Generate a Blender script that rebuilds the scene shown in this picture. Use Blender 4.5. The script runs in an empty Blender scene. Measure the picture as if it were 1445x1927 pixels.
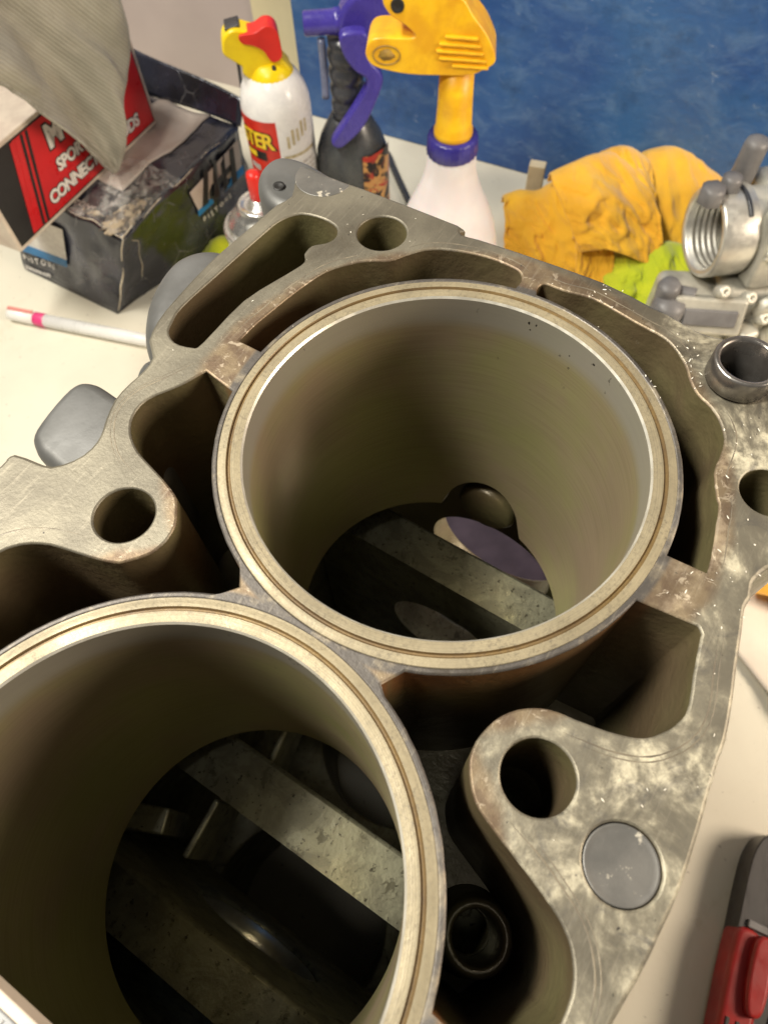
import bpy, bmesh, math, random
import numpy as np
from mathutils import Vector, Matrix, noise
from mathutils.geometry import tessellate_polygon

# All lengths below are millimetres (MM converts to metres). z = 0 is the bench top.
MM = 0.001
DECK_Z = 402.0
scene = bpy.context.scene
col = scene.collection
rng = random.Random(7)

# ------------------------------------------------------------------ camera
cam_data = bpy.data.cameras.new('camera')
cam_data.sensor_fit = 'HORIZONTAL'
cam_data.sensor_width = 36.0
cam_data.lens = 32.14
cam_data.clip_start = 0.01
cam_data.clip_end = 20.0
cam = bpy.data.objects.new('camera', cam_data)
col.objects.link(cam)
cam.matrix_world = (Matrix.Translation((0, 0, 0.54285))
                    @ Matrix.Rotation(math.radians(90 - 61.544), 4, 'X')
                    @ Matrix.Rotation(-0.05773, 4, 'Z'))
cam_data.dof.use_dof = True
cam_data.dof.focus_distance = 0.19
cam_data.dof.aperture_fstop = 30.0
scene.camera = cam

# ------------------------------------------------------------------ ambient and lamps
world = bpy.data.worlds.new('World')
scene.world = world
world.use_nodes = True
bg = world.node_tree.nodes['Background']
bg.inputs['Color'].default_value = (1.0, 0.93, 0.86, 1)
bg.inputs['Strength'].default_value = 0.105


def lamp(name, loc, target, size, power, colour, size_y=None):
    d = bpy.data.lights.new(name, 'AREA')
    d.shape = 'RECTANGLE' if size_y else 'DISK'
    d.size = size
    if size_y:
        d.size_y = size_y
    d.energy = power
    d.color = colour
    o = bpy.data.objects.new(name, d)
    col.objects.link(o)
    o.location = loc
    v = Vector(target) - Vector(loc)
    o.rotation_euler = v.to_track_quat('-Z', 'Y').to_euler()
    return o


lamp('shop_tube_lamp', (-0.80, 0.40, 1.70), (-0.1, 0.45, 0.2), 0.9, 32, (1.0, 0.95, 0.85), 0.14)
lamp('bench_lamp', (1.00, -0.10, 0.66), (0.25, 0.05, 0.05), 0.42, 14, (1.0, 0.84, 0.66))
lamp('work_lamp', (-0.30, 0.075, 0.84), (0.04, 0.10, 0.38), 0.13, 4.0, (1.0, 0.93, 0.79))
lamp('bore_fill_lamp', (-0.06, -0.16, 2.20), (0.0, 0.08, 0.3), 0.16, 1.3, (1.0, 0.95, 0.86))  # added overhead lamp that brightens the webs down inside the bores

vs = scene.view_settings
vs.view_transform = 'Standard'
vs.look = 'None'
vs.exposure = 0.0
vs.gamma = 1.0
vs.use_curve_mapping = False
scene.render.engine = 'CYCLES'
scene.cycles.max_bounces = 8
scene.cycles.caustics_reflective = False
scene.cycles.caustics_refractive = False


# ------------------------------------------------------------------ material helpers
class NT:
    """Tiny helper round a material's node tree."""

    def __init__(self, name):
        self.m = bpy.data.materials.new(name)
        self.m.use_nodes = True
        self.t = self.m.node_tree
        self.b = self.t.nodes['Principled BSDF']
        self.co = self.t.nodes.new('ShaderNodeTexCoord')

    def n(self, kind, **kw):
        x = self.t.nodes.new(kind)
        for k, v in kw.items():
            setattr(x, k, v)
        return x

    def link(self, a, b):
        self.t.links.new(a, b)

    def put(self, sock, v):
        if hasattr(v, 'is_output'):
            self.link(v, sock)
        elif isinstance(v, (tuple, list)) and len(v) == 3 and sock.type == 'RGBA':
            sock.default_value = (*v, 1)
        else:
            sock.default_value = v

    def set(self, key, v):
        self.put(self.b.inputs[key], v)

    def coords(self, scale=(1, 1, 1), src='Object'):
        mp = self.n('ShaderNodeMapping')
        mp.inputs['Scale'].default_value = scale
        self.link(self.co.outputs[src], mp.inputs['Vector'])
        return mp.outputs['Vector']

    def noise(self, scale, detail=4, rough=0.55, vec=None, dist=0.0):
        x = self.n('ShaderNodeTexNoise')
        x.inputs['Scale'].default_value = scale
        x.inputs['Detail'].default_value = detail
        x.inputs['Roughness'].default_value = rough
        x.inputs['Distortion'].default_value = dist
        self.link(vec if vec is not None else self.co.outputs['Object'], x.inputs['Vector'])
        return x.outputs['Fac']

    def ramp(self, fac, lo, hi, a=0.0, b=1.0):
        x = self.n('ShaderNodeMapRange')
        x.interpolation_type = 'SMOOTHSTEP'
        for k, v in ((1, lo), (2, hi), (3, a), (4, b)):
            x.inputs[k].default_value = v
        self.put(x.inputs[0], fac)
        return x.outputs[0]

    def math(self, op, a, b=0.0):
        x = self.n('ShaderNodeMath', operation=op)
        self.put(x.inputs[0], a)
        self.put(x.inputs[1], b)
        return x.outputs[0]

    def mix(self, fac, a, b):
        x = self.n('ShaderNodeMix', data_type='RGBA')
        self.put(x.inputs[0], fac)
        self.put(x.inputs[6], a)
        self.put(x.inputs[7], b)
        return x.outputs[2]

    def bump(self, height, strength=0.3, dist=0.001):
        x = self.n('ShaderNodeBump')
        x.inputs['Strength'].default_value = strength
        x.inputs['Distance'].default_value = dist
        self.link(height, x.inputs['Height'])
        self.link(x.outputs['Normal'], self.b.inputs['Normal'])

    def xyz(self):
        s = self.n('ShaderNodeSeparateXYZ')
        self.link(self.co.outputs['Object'], s.inputs[0])
        return s.outputs

    def radius(self, cx, cy):
        s = self.xyz()
        dx = self.math('SUBTRACT', s[0], cx)
        dy = self.math('SUBTRACT', s[1], cy)
        q = self.math('ADD', self.math('MULTIPLY', dx, dx), self.math('MULTIPLY', dy, dy))
        return self.math('SQRT', q)


def simple(name, c1, c2=None, scale=60, rough=0.5, metal=0.0, bump=0.0, bscale=400, lo=0.35, hi=0.65, **kw):
    k = NT(name)
    if c2 is None:
        c2 = tuple(v * 0.82 for v in c1)
    k.set('Base Color', k.mix(k.ramp(k.noise(scale, 5), lo, hi), c1, c2))
    k.set('Roughness', k.ramp(k.noise(scale * 2.3, 4), 0.3, 0.7, max(rough - 0.07, 0.02), min(rough + 0.08, 1)))
    k.set('Metallic', metal)
    if bump:
        k.bump(k.noise(bscale, 5), bump, 0.0006)
    for a, v in kw.items():
        k.set(a.replace('_', ' '), v)
    return k.m


def mat_deck():
    k = NT('machined_aluminium_deck')
    s = k.xyz()
    base = k.mix(k.ramp(k.noise(38, 5, 0.55), 0.30, 0.74), (0.120, 0.108, 0.083), (0.205, 0.187, 0.142))
    # chalky corrosion; its side gradient also paints brighter light on the bolt-boss side
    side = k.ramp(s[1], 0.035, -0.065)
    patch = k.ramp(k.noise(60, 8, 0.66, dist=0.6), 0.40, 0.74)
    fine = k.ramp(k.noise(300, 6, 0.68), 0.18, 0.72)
    chalk_light = k.math('MULTIPLY', k.math('MULTIPLY', patch, fine), k.math('ADD', k.math('MULTIPLY', side, 1.15), 0.08))
    c = k.mix(chalk_light, base, (0.56, 0.51, 0.37))
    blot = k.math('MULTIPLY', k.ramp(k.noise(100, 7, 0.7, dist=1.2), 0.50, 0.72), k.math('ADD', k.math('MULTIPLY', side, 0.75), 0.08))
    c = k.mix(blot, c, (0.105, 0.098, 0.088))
    # gasket stain close to the cylinders: brown varnish with pale flecks
    d = k.math('MINIMUM', k.radius(0.0565, 0), k.radius(-0.0565, 0))
    wob = k.math('ADD', d, k.math('MULTIPLY', k.noise(150, 4), 0.004))
    near = k.ramp(wob, 0.0725, 0.0690)
    brown = k.mix(k.ramp(k.noise(190, 5), 0.4, 0.62), (0.135, 0.083, 0.048), (0.23, 0.165, 0.095))
    fl = k.ramp(k.noise(260, 5, 0.75, dist=0.8), 0.575, 0.62)
    brown = k.mix(k.math('MULTIPLY', fl, 0.75), brown, (0.52, 0.43, 0.32))
    c = k.mix(k.math('MULTIPLY', near, 0.72), c, brown)
    rim = k.ramp(d, 0.0590, 0.0577)
    c = k.mix(rim, c, k.mix(k.ramp(k.noise(120, 6, 0.65), 0.50, 0.70), (0.095, 0.086, 0.078), (0.24, 0.205, 0.15)))
    scr = k.ramp(k.noise(1.0, 5, 0.7, vec=k.coords((60, 900, 60))), 0.52, 0.70)
    c = k.mix(k.math('MULTIPLY', scr, 0.22), c, (0.40, 0.36, 0.28))
    oil = k.ramp(k.noise(24, 5, 0.6, dist=0.8), 0.52, 0.72)
    c = k.mix(k.math('MULTIPLY', oil, 0.45), c, (0.085, 0.070, 0.048))
    pits = k.ramp(k.noise(620, 2, 0.4), 0.74, 0.78)
    c = k.mix(pits, c, (0.05, 0.045, 0.04))
    k.set('Base Color', c)
    k.set('Metallic', k.ramp(chalk_light, 0.1, 0.6, 0.55, 0.0))
    k.set('Roughness', k.ramp(oil, 0.0, 1.0, 0.52, 0.34))
    h = k.math('ADD', k.math('ADD', k.noise(900, 4, 0.6), k.math('MULTIPLY', fine, 0.5)), k.math('MULTIPLY', chalk_light, 0.8))
    k.bump(h, 0.22, 0.0004)
    return k.m


def mat_jacket():
    k = NT('oily_cast_aluminium')
    s = k.xyz()
    c = k.mix(k.ramp(k.noise(18, 4), 0.35, 0.65), (0.120, 0.088, 0.050), (0.135, 0.122, 0.056))
    # burnt-orange varnish on the cylinder barrels just under the deck
    d = k.math('MINIMUM', k.radius(0.0565, 0), k.radius(-0.0565, 0))
    hot = k.math('MULTIPLY', k.ramp(d, 0.0615, 0.0585), k.ramp(s[2], -0.030, -0.003))
    c = k.mix(k.math('MULTIPLY', hot, k.ramp(k.noise(30, 4), 0.3, 0.6, 0.35, 0.85)), c, (0.20, 0.080, 0.028))
    c = k.mix(k.ramp(k.noise(260, 5, 0.7), 0.68, 0.75), c, (0.22, 0.19, 0.14))
    k.set('Base Color', c)
    k.set('Metallic', 0.2)
    k.set('Roughness', k.ramp(k.noise(40, 3), 0.3, 0.7, 0.32, 0.48))
    k.bump(k.math('ADD', k.noise(300, 4, 0.55), k.noise(90, 4, 0.6)), 0.35, 0.0009)
    return k.m


def mat_bore():
    k = NT('honed_cylinder_wall')
    s = k.xyz()
    hz = k.coords((40, 40, 1500))
    c = k.mix(k.ramp(k.noise(16, 5, 0.6), 0.32, 0.68), (0.44, 0.345, 0.235), (0.42, 0.405, 0.18))
    c = k.mix(k.ramp(k.noise(1.0, 4, 0.6, vec=hz), 0.35, 0.72, 0, 0.22), c, (0.20, 0.14, 0.08))
    top = k.ramp(s[2], -0.013, -0.007)
    c = k.mix(k.math('MULTIPLY', top, 0.7), c, (0.46, 0.44, 0.40))
    band = k.math('MULTIPLY', k.ramp(s[2], -0.030, -0.006), k.ramp(s[2], 0.001, -0.003))
    spots = k.math('MULTIPLY', k.ramp(k.noise(330, 3, 0.6, vec=k.coords((1, 1, 0.55))), 0.675, 0.70), band)
    spots = k.math('MULTIPLY', spots, k.ramp(k.noise(28, 3), 0.50, 0.60))
    c = k.mix(spots, c, (0.03, 0.027, 0.024))
    k.set('Base Color', c)
    k.set('Metallic', 0.58)
    k.set('Roughness', k.ramp(k.noise(24, 4), 0.3, 0.7, 0.30, 0.40))
    k.bump(k.noise(1.0, 3, 0.6, vec=hz), 0.05, 0.0004)
    return k.m


def mat_ring(name, c1, c2, dark, amt):
    k = NT(name)
    r = k.radius(0, 0)
    cv = k.n('ShaderNodeCombineXYZ')
    k.put(cv.inputs[0], k.math('ADD', k.math('MULTIPLY', r, 3200.0), k.math('MULTIPLY', k.noise(60, 3), 2.2)))
    k.put(cv.inputs[1], k.math('MULTIPLY', k.noise(14, 2), 4.0))
    turned = k.noise(1.0, 5, 0.65, vec=cv.outputs[0])
    c = k.mix(k.ramp(k.noise(45, 6, 0.6), 0.35, 0.68), c1, c2)
    c = k.mix(k.ramp(turned, 0.42, 0.70, 0, 0.42), c, tuple(v * 0.55 for v in c2))
    pat = k.math('MULTIPLY', k.ramp(k.noise(900, 7, 0.8), 0.45, 0.70), k.ramp(k.noise(70, 5, 0.65), 0.38, 0.66, 0.25, 1.0))
    c = k.mix(k.math('MULTIPLY', pat, amt), c, dark)
    k.set('Base Color', c)
    k.set('Metallic', 0.30)
    k.set('Roughness', k.ramp(k.noise(80, 4), 0.3, 0.7, 0.42, 0.6))
    k.bump(k.math('ADD', k.math('MULTIPLY', turned, 0.8), k.noise(1200, 4, 0.6)), 0.22, 0.0003)
    return k.m


M = {}
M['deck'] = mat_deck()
M['jacket'] = mat_jacket()
M['bore'] = mat_bore()
M['ring'] = mat_ring('fire_ring_face', (0.33, 0.28, 0.18), (0.235, 0.20, 0.13), (0.09, 0.075, 0.055), 0.85)
M['groove'] = mat_ring('fire_ring_groove', (0.22, 0.145, 0.055), (0.13, 0.085, 0.04), (0.06, 0.04, 0.03), 0.8)
M['chamfer'] = simple('bright_steel_chamfer', (0.72, 0.70, 0.62), (0.58, 0.55, 0.47), 120, 0.35, 0.6)
M['cast'] = simple('sand_cast_aluminium', (0.135, 0.135, 0.132), (0.090, 0.090, 0.086), 34, 0.48, 0.4, 0.16, 260)


def mat_web():
    k = NT('crankcase_aluminium')
    c = k.mix(k.ramp(k.noise(70, 8, 0.68, dist=0.7), 0.42, 0.58), (0.36, 0.35, 0.245), (0.25, 0.24, 0.17))
    c = k.mix(k.ramp(k.noise(160, 6, 0.7, dist=0.4), 0.56, 0.64), c, (0.16, 0.15, 0.10))
    c = k.mix(k.ramp(k.noise(420, 4, 0.6), 0.62, 0.68), c, (0.08, 0.072, 0.05))
    k.set('Base Color', c)
    k.set('Metallic', 0.3)
    k.set('Roughness', k.ramp(k.noise(90, 4), 0.3, 0.7, 0.36, 0.55))
    k.bump(k.noise(420, 6, 0.65), 0.4, 0.0008)
    return k.m


M['web'] = mat_web()
M['steel'] = simple('oily_dowel_steel', (0.30, 0.285, 0.27), (0.17, 0.155, 0.14), 90, 0.30, 0.85, 0.15, 400)


def mat_plug():
    k = NT('core_plug_steel')
    c = k.mix(k.ramp(k.noise(90, 5), 0.35, 0.65), (0.115, 0.112, 0.105), (0.165, 0.158, 0.145))
    c = k.mix(k.ramp(k.noise(240, 5, 0.65), 0.60, 0.66), c, (0.50, 0.46, 0.38))
    k.set('Base Color', c)
    k.set('Metallic', 0.45)
    k.set('Roughness', 0.45)
    k.bump(k.noise(500, 4), 0.2, 0.0004)
    return k.m


M['plug'] = mat_plug()
M['scrap'] = simple('gasket_scrap', (0.82, 0.78, 0.68), (0.66, 0.60, 0.50), 300, 0.7)


# ------------------------------------------------------------------ mesh helpers
def tag(o, label=None, cat=None, group=None, kind=None):
    if label:
        o['label'] = label
    if cat:
        o['category'] = cat
    if group:
        o['group'] = group
    if kind:
        o['kind'] = kind
    return o


def empty(name, loc=(0, 0, 0), rz=0.0, label=None, cat=None, group=None):
    o = bpy.data.objects.new(name, None)
    col.objects.link(o)
    o.empty_display_size = 0.02
    o.location = Vector(loc) * MM
    o.rotation_euler = (0, 0, rz)
    return tag(o, label, cat, group)


def make(name, verts, faces, mats, parent=None, idx=None, smooth=True, loc=None, rot=None, bevel=0.0, seg=2, subsurf=0):
    me = bpy.data.meshes.new(name)
    me.from_pydata([(v[0] * MM, v[1] * MM, v[2] * MM) for v in verts], [], faces)
    for m in (mats if isinstance(mats, (list, tuple)) else [mats]):
        me.materials.append(m)
    if idx is not None:
        me.polygons.foreach_set('material_index', idx)
    if isinstance(smooth, (list, tuple)):
        me.polygons.foreach_set('use_smooth', smooth)
    else:
        me.polygons.foreach_set('use_smooth', [bool(smooth)] * len(me.polygons))
    me.update()
    o = bpy.data.objects.new(name, me)
    col.objects.link(o)
    if parent is not None:
        o.parent = parent
    if loc is not None:
        o.location = Vector(loc) * MM
    if rot is not None:
        o.rotation_euler = rot
    if bevel:
        b = o.modifiers.new('bevel', 'BEVEL')
        b.width = bevel * MM
        b.segments = seg
        b.limit_method = 'ANGLE'
        b.angle_limit = math.radians(35)
        b.harden_normals = True
    if subsurf:
        q = o.modifiers.new('sub', 'SUBSURF')
        q.levels = q.render_levels = subsurf
    return o


def area2(P):
    return sum(P[i - 1][0] * P[i][1] - P[i][0] * P[i - 1][1] for i in range(len(P)))


def clean(P, d=0.25):
    out = []
    for p in P:
        if not out or math.hypot(p[0] - out[-1][0], p[1] - out[-1][1]) > d:
            out.append((float(p[0]), float(p[1])))
    while len(out) > 3 and math.hypot(out[0][0] - out[-1][0], out[0][1] - out[-1][1]) < d:
        out.pop()
    return out


def offset(P, w):
    """Shift a loop to its left by w."""
    n = len(P)
    out = []
    for i in range(n):
        ax, ay = P[i - 1]
        bx, by = P[i]
        cx, cy = P[(i + 1) % n]
        d1 = Vector((bx - ax, by - ay)).normalized()
        d2 = Vector((cx - bx, cy - by)).normalized()
        nv = Vector((-d1.y - d2.y, d1.x + d2.x))
        if nv.length < 1e-6:
            nv = Vector((-d1.y, d1.x))
        nv.normalize()
        k = max(0.5, nv.dot(Vector((-d1.y, d1.x))))
        out.append((bx + nv.x * w / k, by + nv.y * w / k))
    return out


def circle(cx, cy, r, n=48, a0=0.0):
    return [(cx + r * math.cos(a0 + 2 * math.pi * i / n), cy + r * math.sin(a0 + 2 * math.pi * i / n)) for i in range(n)]


def prism(outer, holes, zt, zb, bev=0.5, bottom=False, bev0=None):
    """A plate with holes: returns verts, faces, idx (0 top, 1 rounded edge, 2 wall), smooth."""
    loops = []
    o = clean(outer)
    loops.append(o if area2(o) > 0 else o[::-1])
    for h in holes:
        h = clean(h)
        loops.append(h if area2(h) < 0 else h[::-1])
    V, F, I, S = [], [], [], []
    bv = [bev if (bev0 is None or i) else bev0 for i in range(len(loops))]
    tops = [offset(l, w) if w else l for l, w in zip(loops, bv)]
    base = len(V)
    for l in tops:
        V += [(x, y, zt) for x, y in l]
    for t in tessellate_polygon([[Vector((x, y, 0)) for x, y in l] for l in tops]):
        a, b, c = (V[i] for i in t)
        if (b[0] - a[0]) * (c[1] - a[1]) - (c[0] - a[0]) * (b[1] - a[1]) < 0:
            t = (t[0], t[2], t[1])
        F.append(tuple(t)); I.append(0); S.append(False)
    if bottom:
        k = len(V)
        allp = [p for l in loops for p in l]
        V += [(x, y, zb) for x, y in allp]
        for t in tessellate_polygon([[Vector((x, y, 0)) for x, y in l] for l in loops]):
            a, b, c = (V[k + i] for i in t)
            if (b[0] - a[0]) * (c[1] - a[1]) - (c[0] - a[0]) * (b[1] - a[1]) > 0:
                t = (t[0], t[2], t[1])
            F.append(tuple(k + i for i in t)); I.append(2); S.append(False)
    for l, t, bev in zip(loops, tops, bv):
        n = len(l)
        if bev:
            k = len(V)
            mid = offset(l, bev * 0.30)
            V += [(x, y, zt) for x, y in t]
            V += [(x, y, zt - bev * 0.30) for x, y in mid]
            V += [(x, y, zt - bev) for x, y in l]
            for r in range(2):
                for i in range(n):
                    j = (i + 1) % n
                    a = k + r * n
                    F.append((a + n + i, a + n + j, a + j, a + i)); I.append(1); S.append(True)
        k = len(V)
        zs = zt - bev
        V += [(x, y, zs) for x, y in l]
        V += [(x, y, zb) for x, y in l]
        for i in range(n):
            j = (i + 1) % n
            # keep real corners crisp
            F.append((k + n + i, k + n + j, k + j, k + i)); I.append(2); S.append(True)
    return V, F, I, S


def lathe(profile, n=64, cx=0.0, cy=0.0, sx=1.0, sy=1.0, closed=False, cap=(False, False)):
    """Revolve (r, z) pairs about the vertical axis; idx is the profile segment."""
    V, F, I = [], [], []
    m = len(profile)
    for r, z in profile:
        for i in range(n):
            a = 2 * math.pi * i / n
            V.append((cx + sx * r * math.cos(a), cy + sy * r * math.sin(a), z))
    segs = m if closed else m - 1
    for s in range(segs):
        t = (s + 1) % m
        for i in range(n):
            j = (i + 1) % n
            F.append((s * n + i, s * n + j, t * n + j, t * n + i)); I.append(s)
    if cap[0]:
        F.append(tuple(range(n))[::-1]); I.append(0)
    if cap[1]:
        F.append(tuple((m - 1) * n + i for i in range(n))); I.append(m - 2)
    return V, F, I


def crm(P, n=4, closed=True):
    out = []
    N = len(P)
    P = [Vector((*p, 0)) if len(p) == 2 else Vector(p) for p in P]
    for i in range(N if closed else N - 1):
        if closed:
            a, b, c, d = P[i - 1], P[i], P[(i + 1) % N], P[(i + 2) % N]
        else:
            a, b, c, d = P[max(i - 1, 0)], P[i], P[i + 1], P[min(i + 2, N - 1)]
        for k in range(n):
            t = k / n
            out.append(0.5 * ((2 * b) + (c - a) * t + (2 * a - 5 * b + 4 * c - d) * t * t + (3 * b - a - 3 * c + d) * t ** 3))
    if not closed:
        out.append(P[-1])
    return out


def box(name, size, loc, mat, parent=None, rot=(0, 0, 0), bevel=1.0, seg=3):
    x, y, z = (s / 2 for s in size)
    V = [(-x, -y, -z), (x, -y, -z), (x, y, -z), (-x, y, -z), (-x, -y, z), (x, -y, z), (x, y, z), (-x, y, z)]
    F = [(0, 3, 2, 1), (4, 5, 6, 7), (0, 1, 5, 4), (1, 2, 6, 5), (2, 3, 7, 6), (3, 0, 4, 7)]
    return make(name, V, F, mat, parent, smooth=True, loc=loc, rot=rot, bevel=bevel, seg=seg)


def tube(name, pts, r, mat, parent=None, n=10, closed=False, smooth_n=4):
    P = crm(pts, smooth_n, closed) if smooth_n > 1 else [Vector(p) for p in pts]
    m = len(P)
    rr = r if isinstance(r, (list, tuple)) else [r] * len(pts)
    V, F = [], []
    up = Vector((0.13, 0.21, 0.97)).normalized()
    for i, p in enumerate(P):
        a = P[i - 1] if (i or closed) else P[0]
        b = P[(i + 1) % m] if (i < m - 1 or closed) else P[-1]
        t = (b - a).normalized()
        s = t.cross(up)
        if s.length < 1e-4:
            s = t.cross(Vector((1, 0, 0)))
        s.normalize()
        u = s.cross(t)
        f = i / max(m - 1, 1) * (len(rr) - 1)
        q = int(min(f, len(rr) - 2)) if len(rr) > 1 else 0
        rad = rr[q] + (rr[min(q + 1, len(rr) - 1)] - rr[q]) * (f - q)
        for k in range(n):
            g = 2 * math.pi * k / n
            V.append(p + (s * math.cos(g) + u * math.sin(g)) * rad)
    for i in range(m if closed else m - 1):
        for k in range(n):
            j = (i + 1) % m
            F.append((i * n + k, i * n + (k + 1) % n, j * n + (k + 1) % n, j * n + k))
    if not closed:
        F.append(tuple(range(n))[::-1])
        F.append(tuple((m - 1) * n + k for k in range(n)))
    return make(name, V, F, mat, parent)


def text_geo(body, size, off=0.0, shear=0.0, spacing=1.0, extrude=0.15, align='LEFT', bold=0.0):
    """Lettering as plain geometry in millimetres, in the x/y plane, facing +z."""
    c = bpy.data.curves.new('letters', 'FONT')
    c.body = body
    c.size = size
    c.offset = off + bold
    c.shear = shear
    c.space_character = spacing
    c.extrude = extrude
    c.align_x = align
    c.resolution_u = 3
    o = bpy.data.objects.new('letters', c)
    col.objects.link(o)
    dg = bpy.context.evaluated_depsgraph_get()
    me = bpy.data.meshes.new_from_object(o.evaluated_get(dg))
    V = [tuple(v.co) for v in me.vertices]
    F = [tuple(p.vertices) for p in me.polygons]
    bpy.data.objects.remove(o)
    bpy.data.curves.remove(c)
    bpy.data.meshes.remove(me)
    return V, F


def plate(P, z0, z1):
    """A flat shape given by its outline: closed prism geometry."""
    P = P if area2(P) > 0 else P[::-1]
    n = len(P)
    V = [(x, y, z1) for x, y in P] + [(x, y, z0) for x, y in P]
    F = []
    for t in tessellate_polygon([[Vector((x, y, 0)) for x, y in P]]):
        a, b, c = (V[i] for i in t)
        if (b[0] - a[0]) * (c[1] - a[1]) - (c[0] - a[0]) * (b[1] - a[1]) < 0:
            t = (t[0], t[2], t[1])
        F.append(tuple(t)); F.append((n + t[0], n + t[2], n + t[1]))
    for i in range(n):
        j = (i + 1) % n
        F.append((n + i, n + j, j, i))
    return V, F


def ngon_plate(P, z0, z1):
    P = P if area2(P) > 0 else P[::-1]
    n = len(P)
    V = [(x, y, z1) for x, y in P] + [(x, y, z0) for x, y in P]
    F = [tuple(range(n)), tuple(range(2 * n - 1, n - 1, -1))]
    F += [(n + i, n + (i + 1) % n, (i + 1) % n, i) for i in range(n)]
    return V, F


def frame_of(o, x, y, z):
    """A function that puts (x, y, z) into the frame with origin o and the given axes."""
    o, x, y, z = Vector(o), Vector(x), Vector(y), Vector(z)
    return lambda p: tuple(o + x * p[0] + y * p[1] + z * p[2])


# ================================================================== THE SETTING
def mat_bench():
    k = NT('painted_bench_top')
    c = k.mix(k.ramp(k.noise(7, 5), 0.35, 0.65), (0.70, 0.665, 0.545), (0.64, 0.60, 0.49))
    c = k.mix(k.ramp(k.noise(45, 7, 0.7), 0.60, 0.78, 0, 0.5), c, (0.42, 0.37, 0.27))
    c = k.mix(k.ramp(k.noise(160, 4, 0.5), 0.68, 0.73, 0, 0.7), c, (0.26, 0.22, 0.17))
    c = k.mix(k.ramp(k.noise(12, 8, 0.7, dist=1.5), 0.57, 0.72, 0, 0.4), c, (0.46, 0.40, 0.27))
    k.set('Base Color', c)
    k.set('Roughness', 0.55)
    k.bump(k.noise(200, 5), 0.12, 0.0008)
    return k.m


def mat_blue():
    k = NT('scuffed_blue_board')
    sv = k.coords((26, 26, 44))
    c = k.mix(k.ramp(k.noise(5, 5, 0.6), 0.30, 0.70), (0.016, 0.062, 0.235), (0.038, 0.130, 0.330))
    w = k.ramp(k.noise(1.0, 10, 0.72, vec=sv, dist=0.5), 0.42, 0.78)
    c = k.mix(k.math('MULTIPLY', w, 0.55), c, (0.15, 0.26, 0.43))
    w2 = k.ramp(k.noise(2.6, 9, 0.75, vec=sv, dist=0.8), 0.60, 0.72)
    c = k.mix(k.math('MULTIPLY', w2, k.ramp(k.noise(9, 3), 0.45, 0.6, 0.1, 0.6)), c, (0.46, 0.54, 0.62))
    c = k.mix(k.ramp(k.noise(20, 6, 0.65), 0.52, 0.76, 0, 0.6), c, (0.010, 0.032, 0.105))
    k.set('Base Color', c)
    k.set('Roughness', k.ramp(k.noise(30, 5), 0.3, 0.7, 0.30, 0.55))
    k.bump(k.math('ADD', k.noise(1.0, 8, 0.7, vec=sv, dist=0.5), k.noise(120, 4)), 0.4, 0.002)
    return k.m


M['bench'] = mat_bench()
M['wall'] = simple('mauve_wall_colour', (0.50, 0.43, 0.41), (0.46, 0.39, 0.375), 9, 0.6, 0, 0.15, 120)  # one even mauve over the whole wall
M['blue'] = mat_blue()

V, F, I, S = prism([(-1500, -500), (1500, -500), (1500, 420), (-1500, 2080)], [], 0, -40, 2, True)
tag(make('bench_top', V, F, M['bench'], smooth=S), kind='structure')

# wall and blue board run along the same line behind the bench
wd = Vector((0.876, -0.482, 0))          # along the wall, to the right
wn = Vector((-0.482, -0.876, 0))         # towards the camera
wo = Vector((-70, 915, 0))


def along(s, z, d):
    return tuple(wo + wd * s + wn * d + Vector((0, 0, z)))


def wall_slab(name, s0, s1, z0, z1, d0, d1, mat, bevel=0.0, nseg=1):
    V = [along(s, z, d) for s in (s0, s1) for z in (z0, z1) for d in (d0, d1)]
    F = [(0, 1, 3, 2), (4, 6, 7, 5), (0, 4, 5, 1), (2, 3, 7, 6), (0, 2, 6, 4), (1, 5, 7, 3)]
    return make(name, V, F, mat, smooth=bool(bevel), bevel=bevel)


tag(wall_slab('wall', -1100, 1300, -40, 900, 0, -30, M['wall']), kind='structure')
tag(wall_slab('blue_board', 4, 900, 0.5, 520, 16, 3, M['blue'], 1.5),
    'scuffed blue board standing against the wall behind the bottles', 'board')

M['strip'] = simple('cream_strip_colour', (0.70, 0.62, 0.40), (0.64, 0.56, 0.36), 12, 0.55, 0, 0.1, 120)  # cream of the narrow strip left of the blue board
tag(wall_slab('cream_strip', -62, 3.5, 0.5, 860, 3, 0.2, M['strip'], 0.8),
    'cream upright strip on the wall between wall and blue board', 'trim board')

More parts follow.
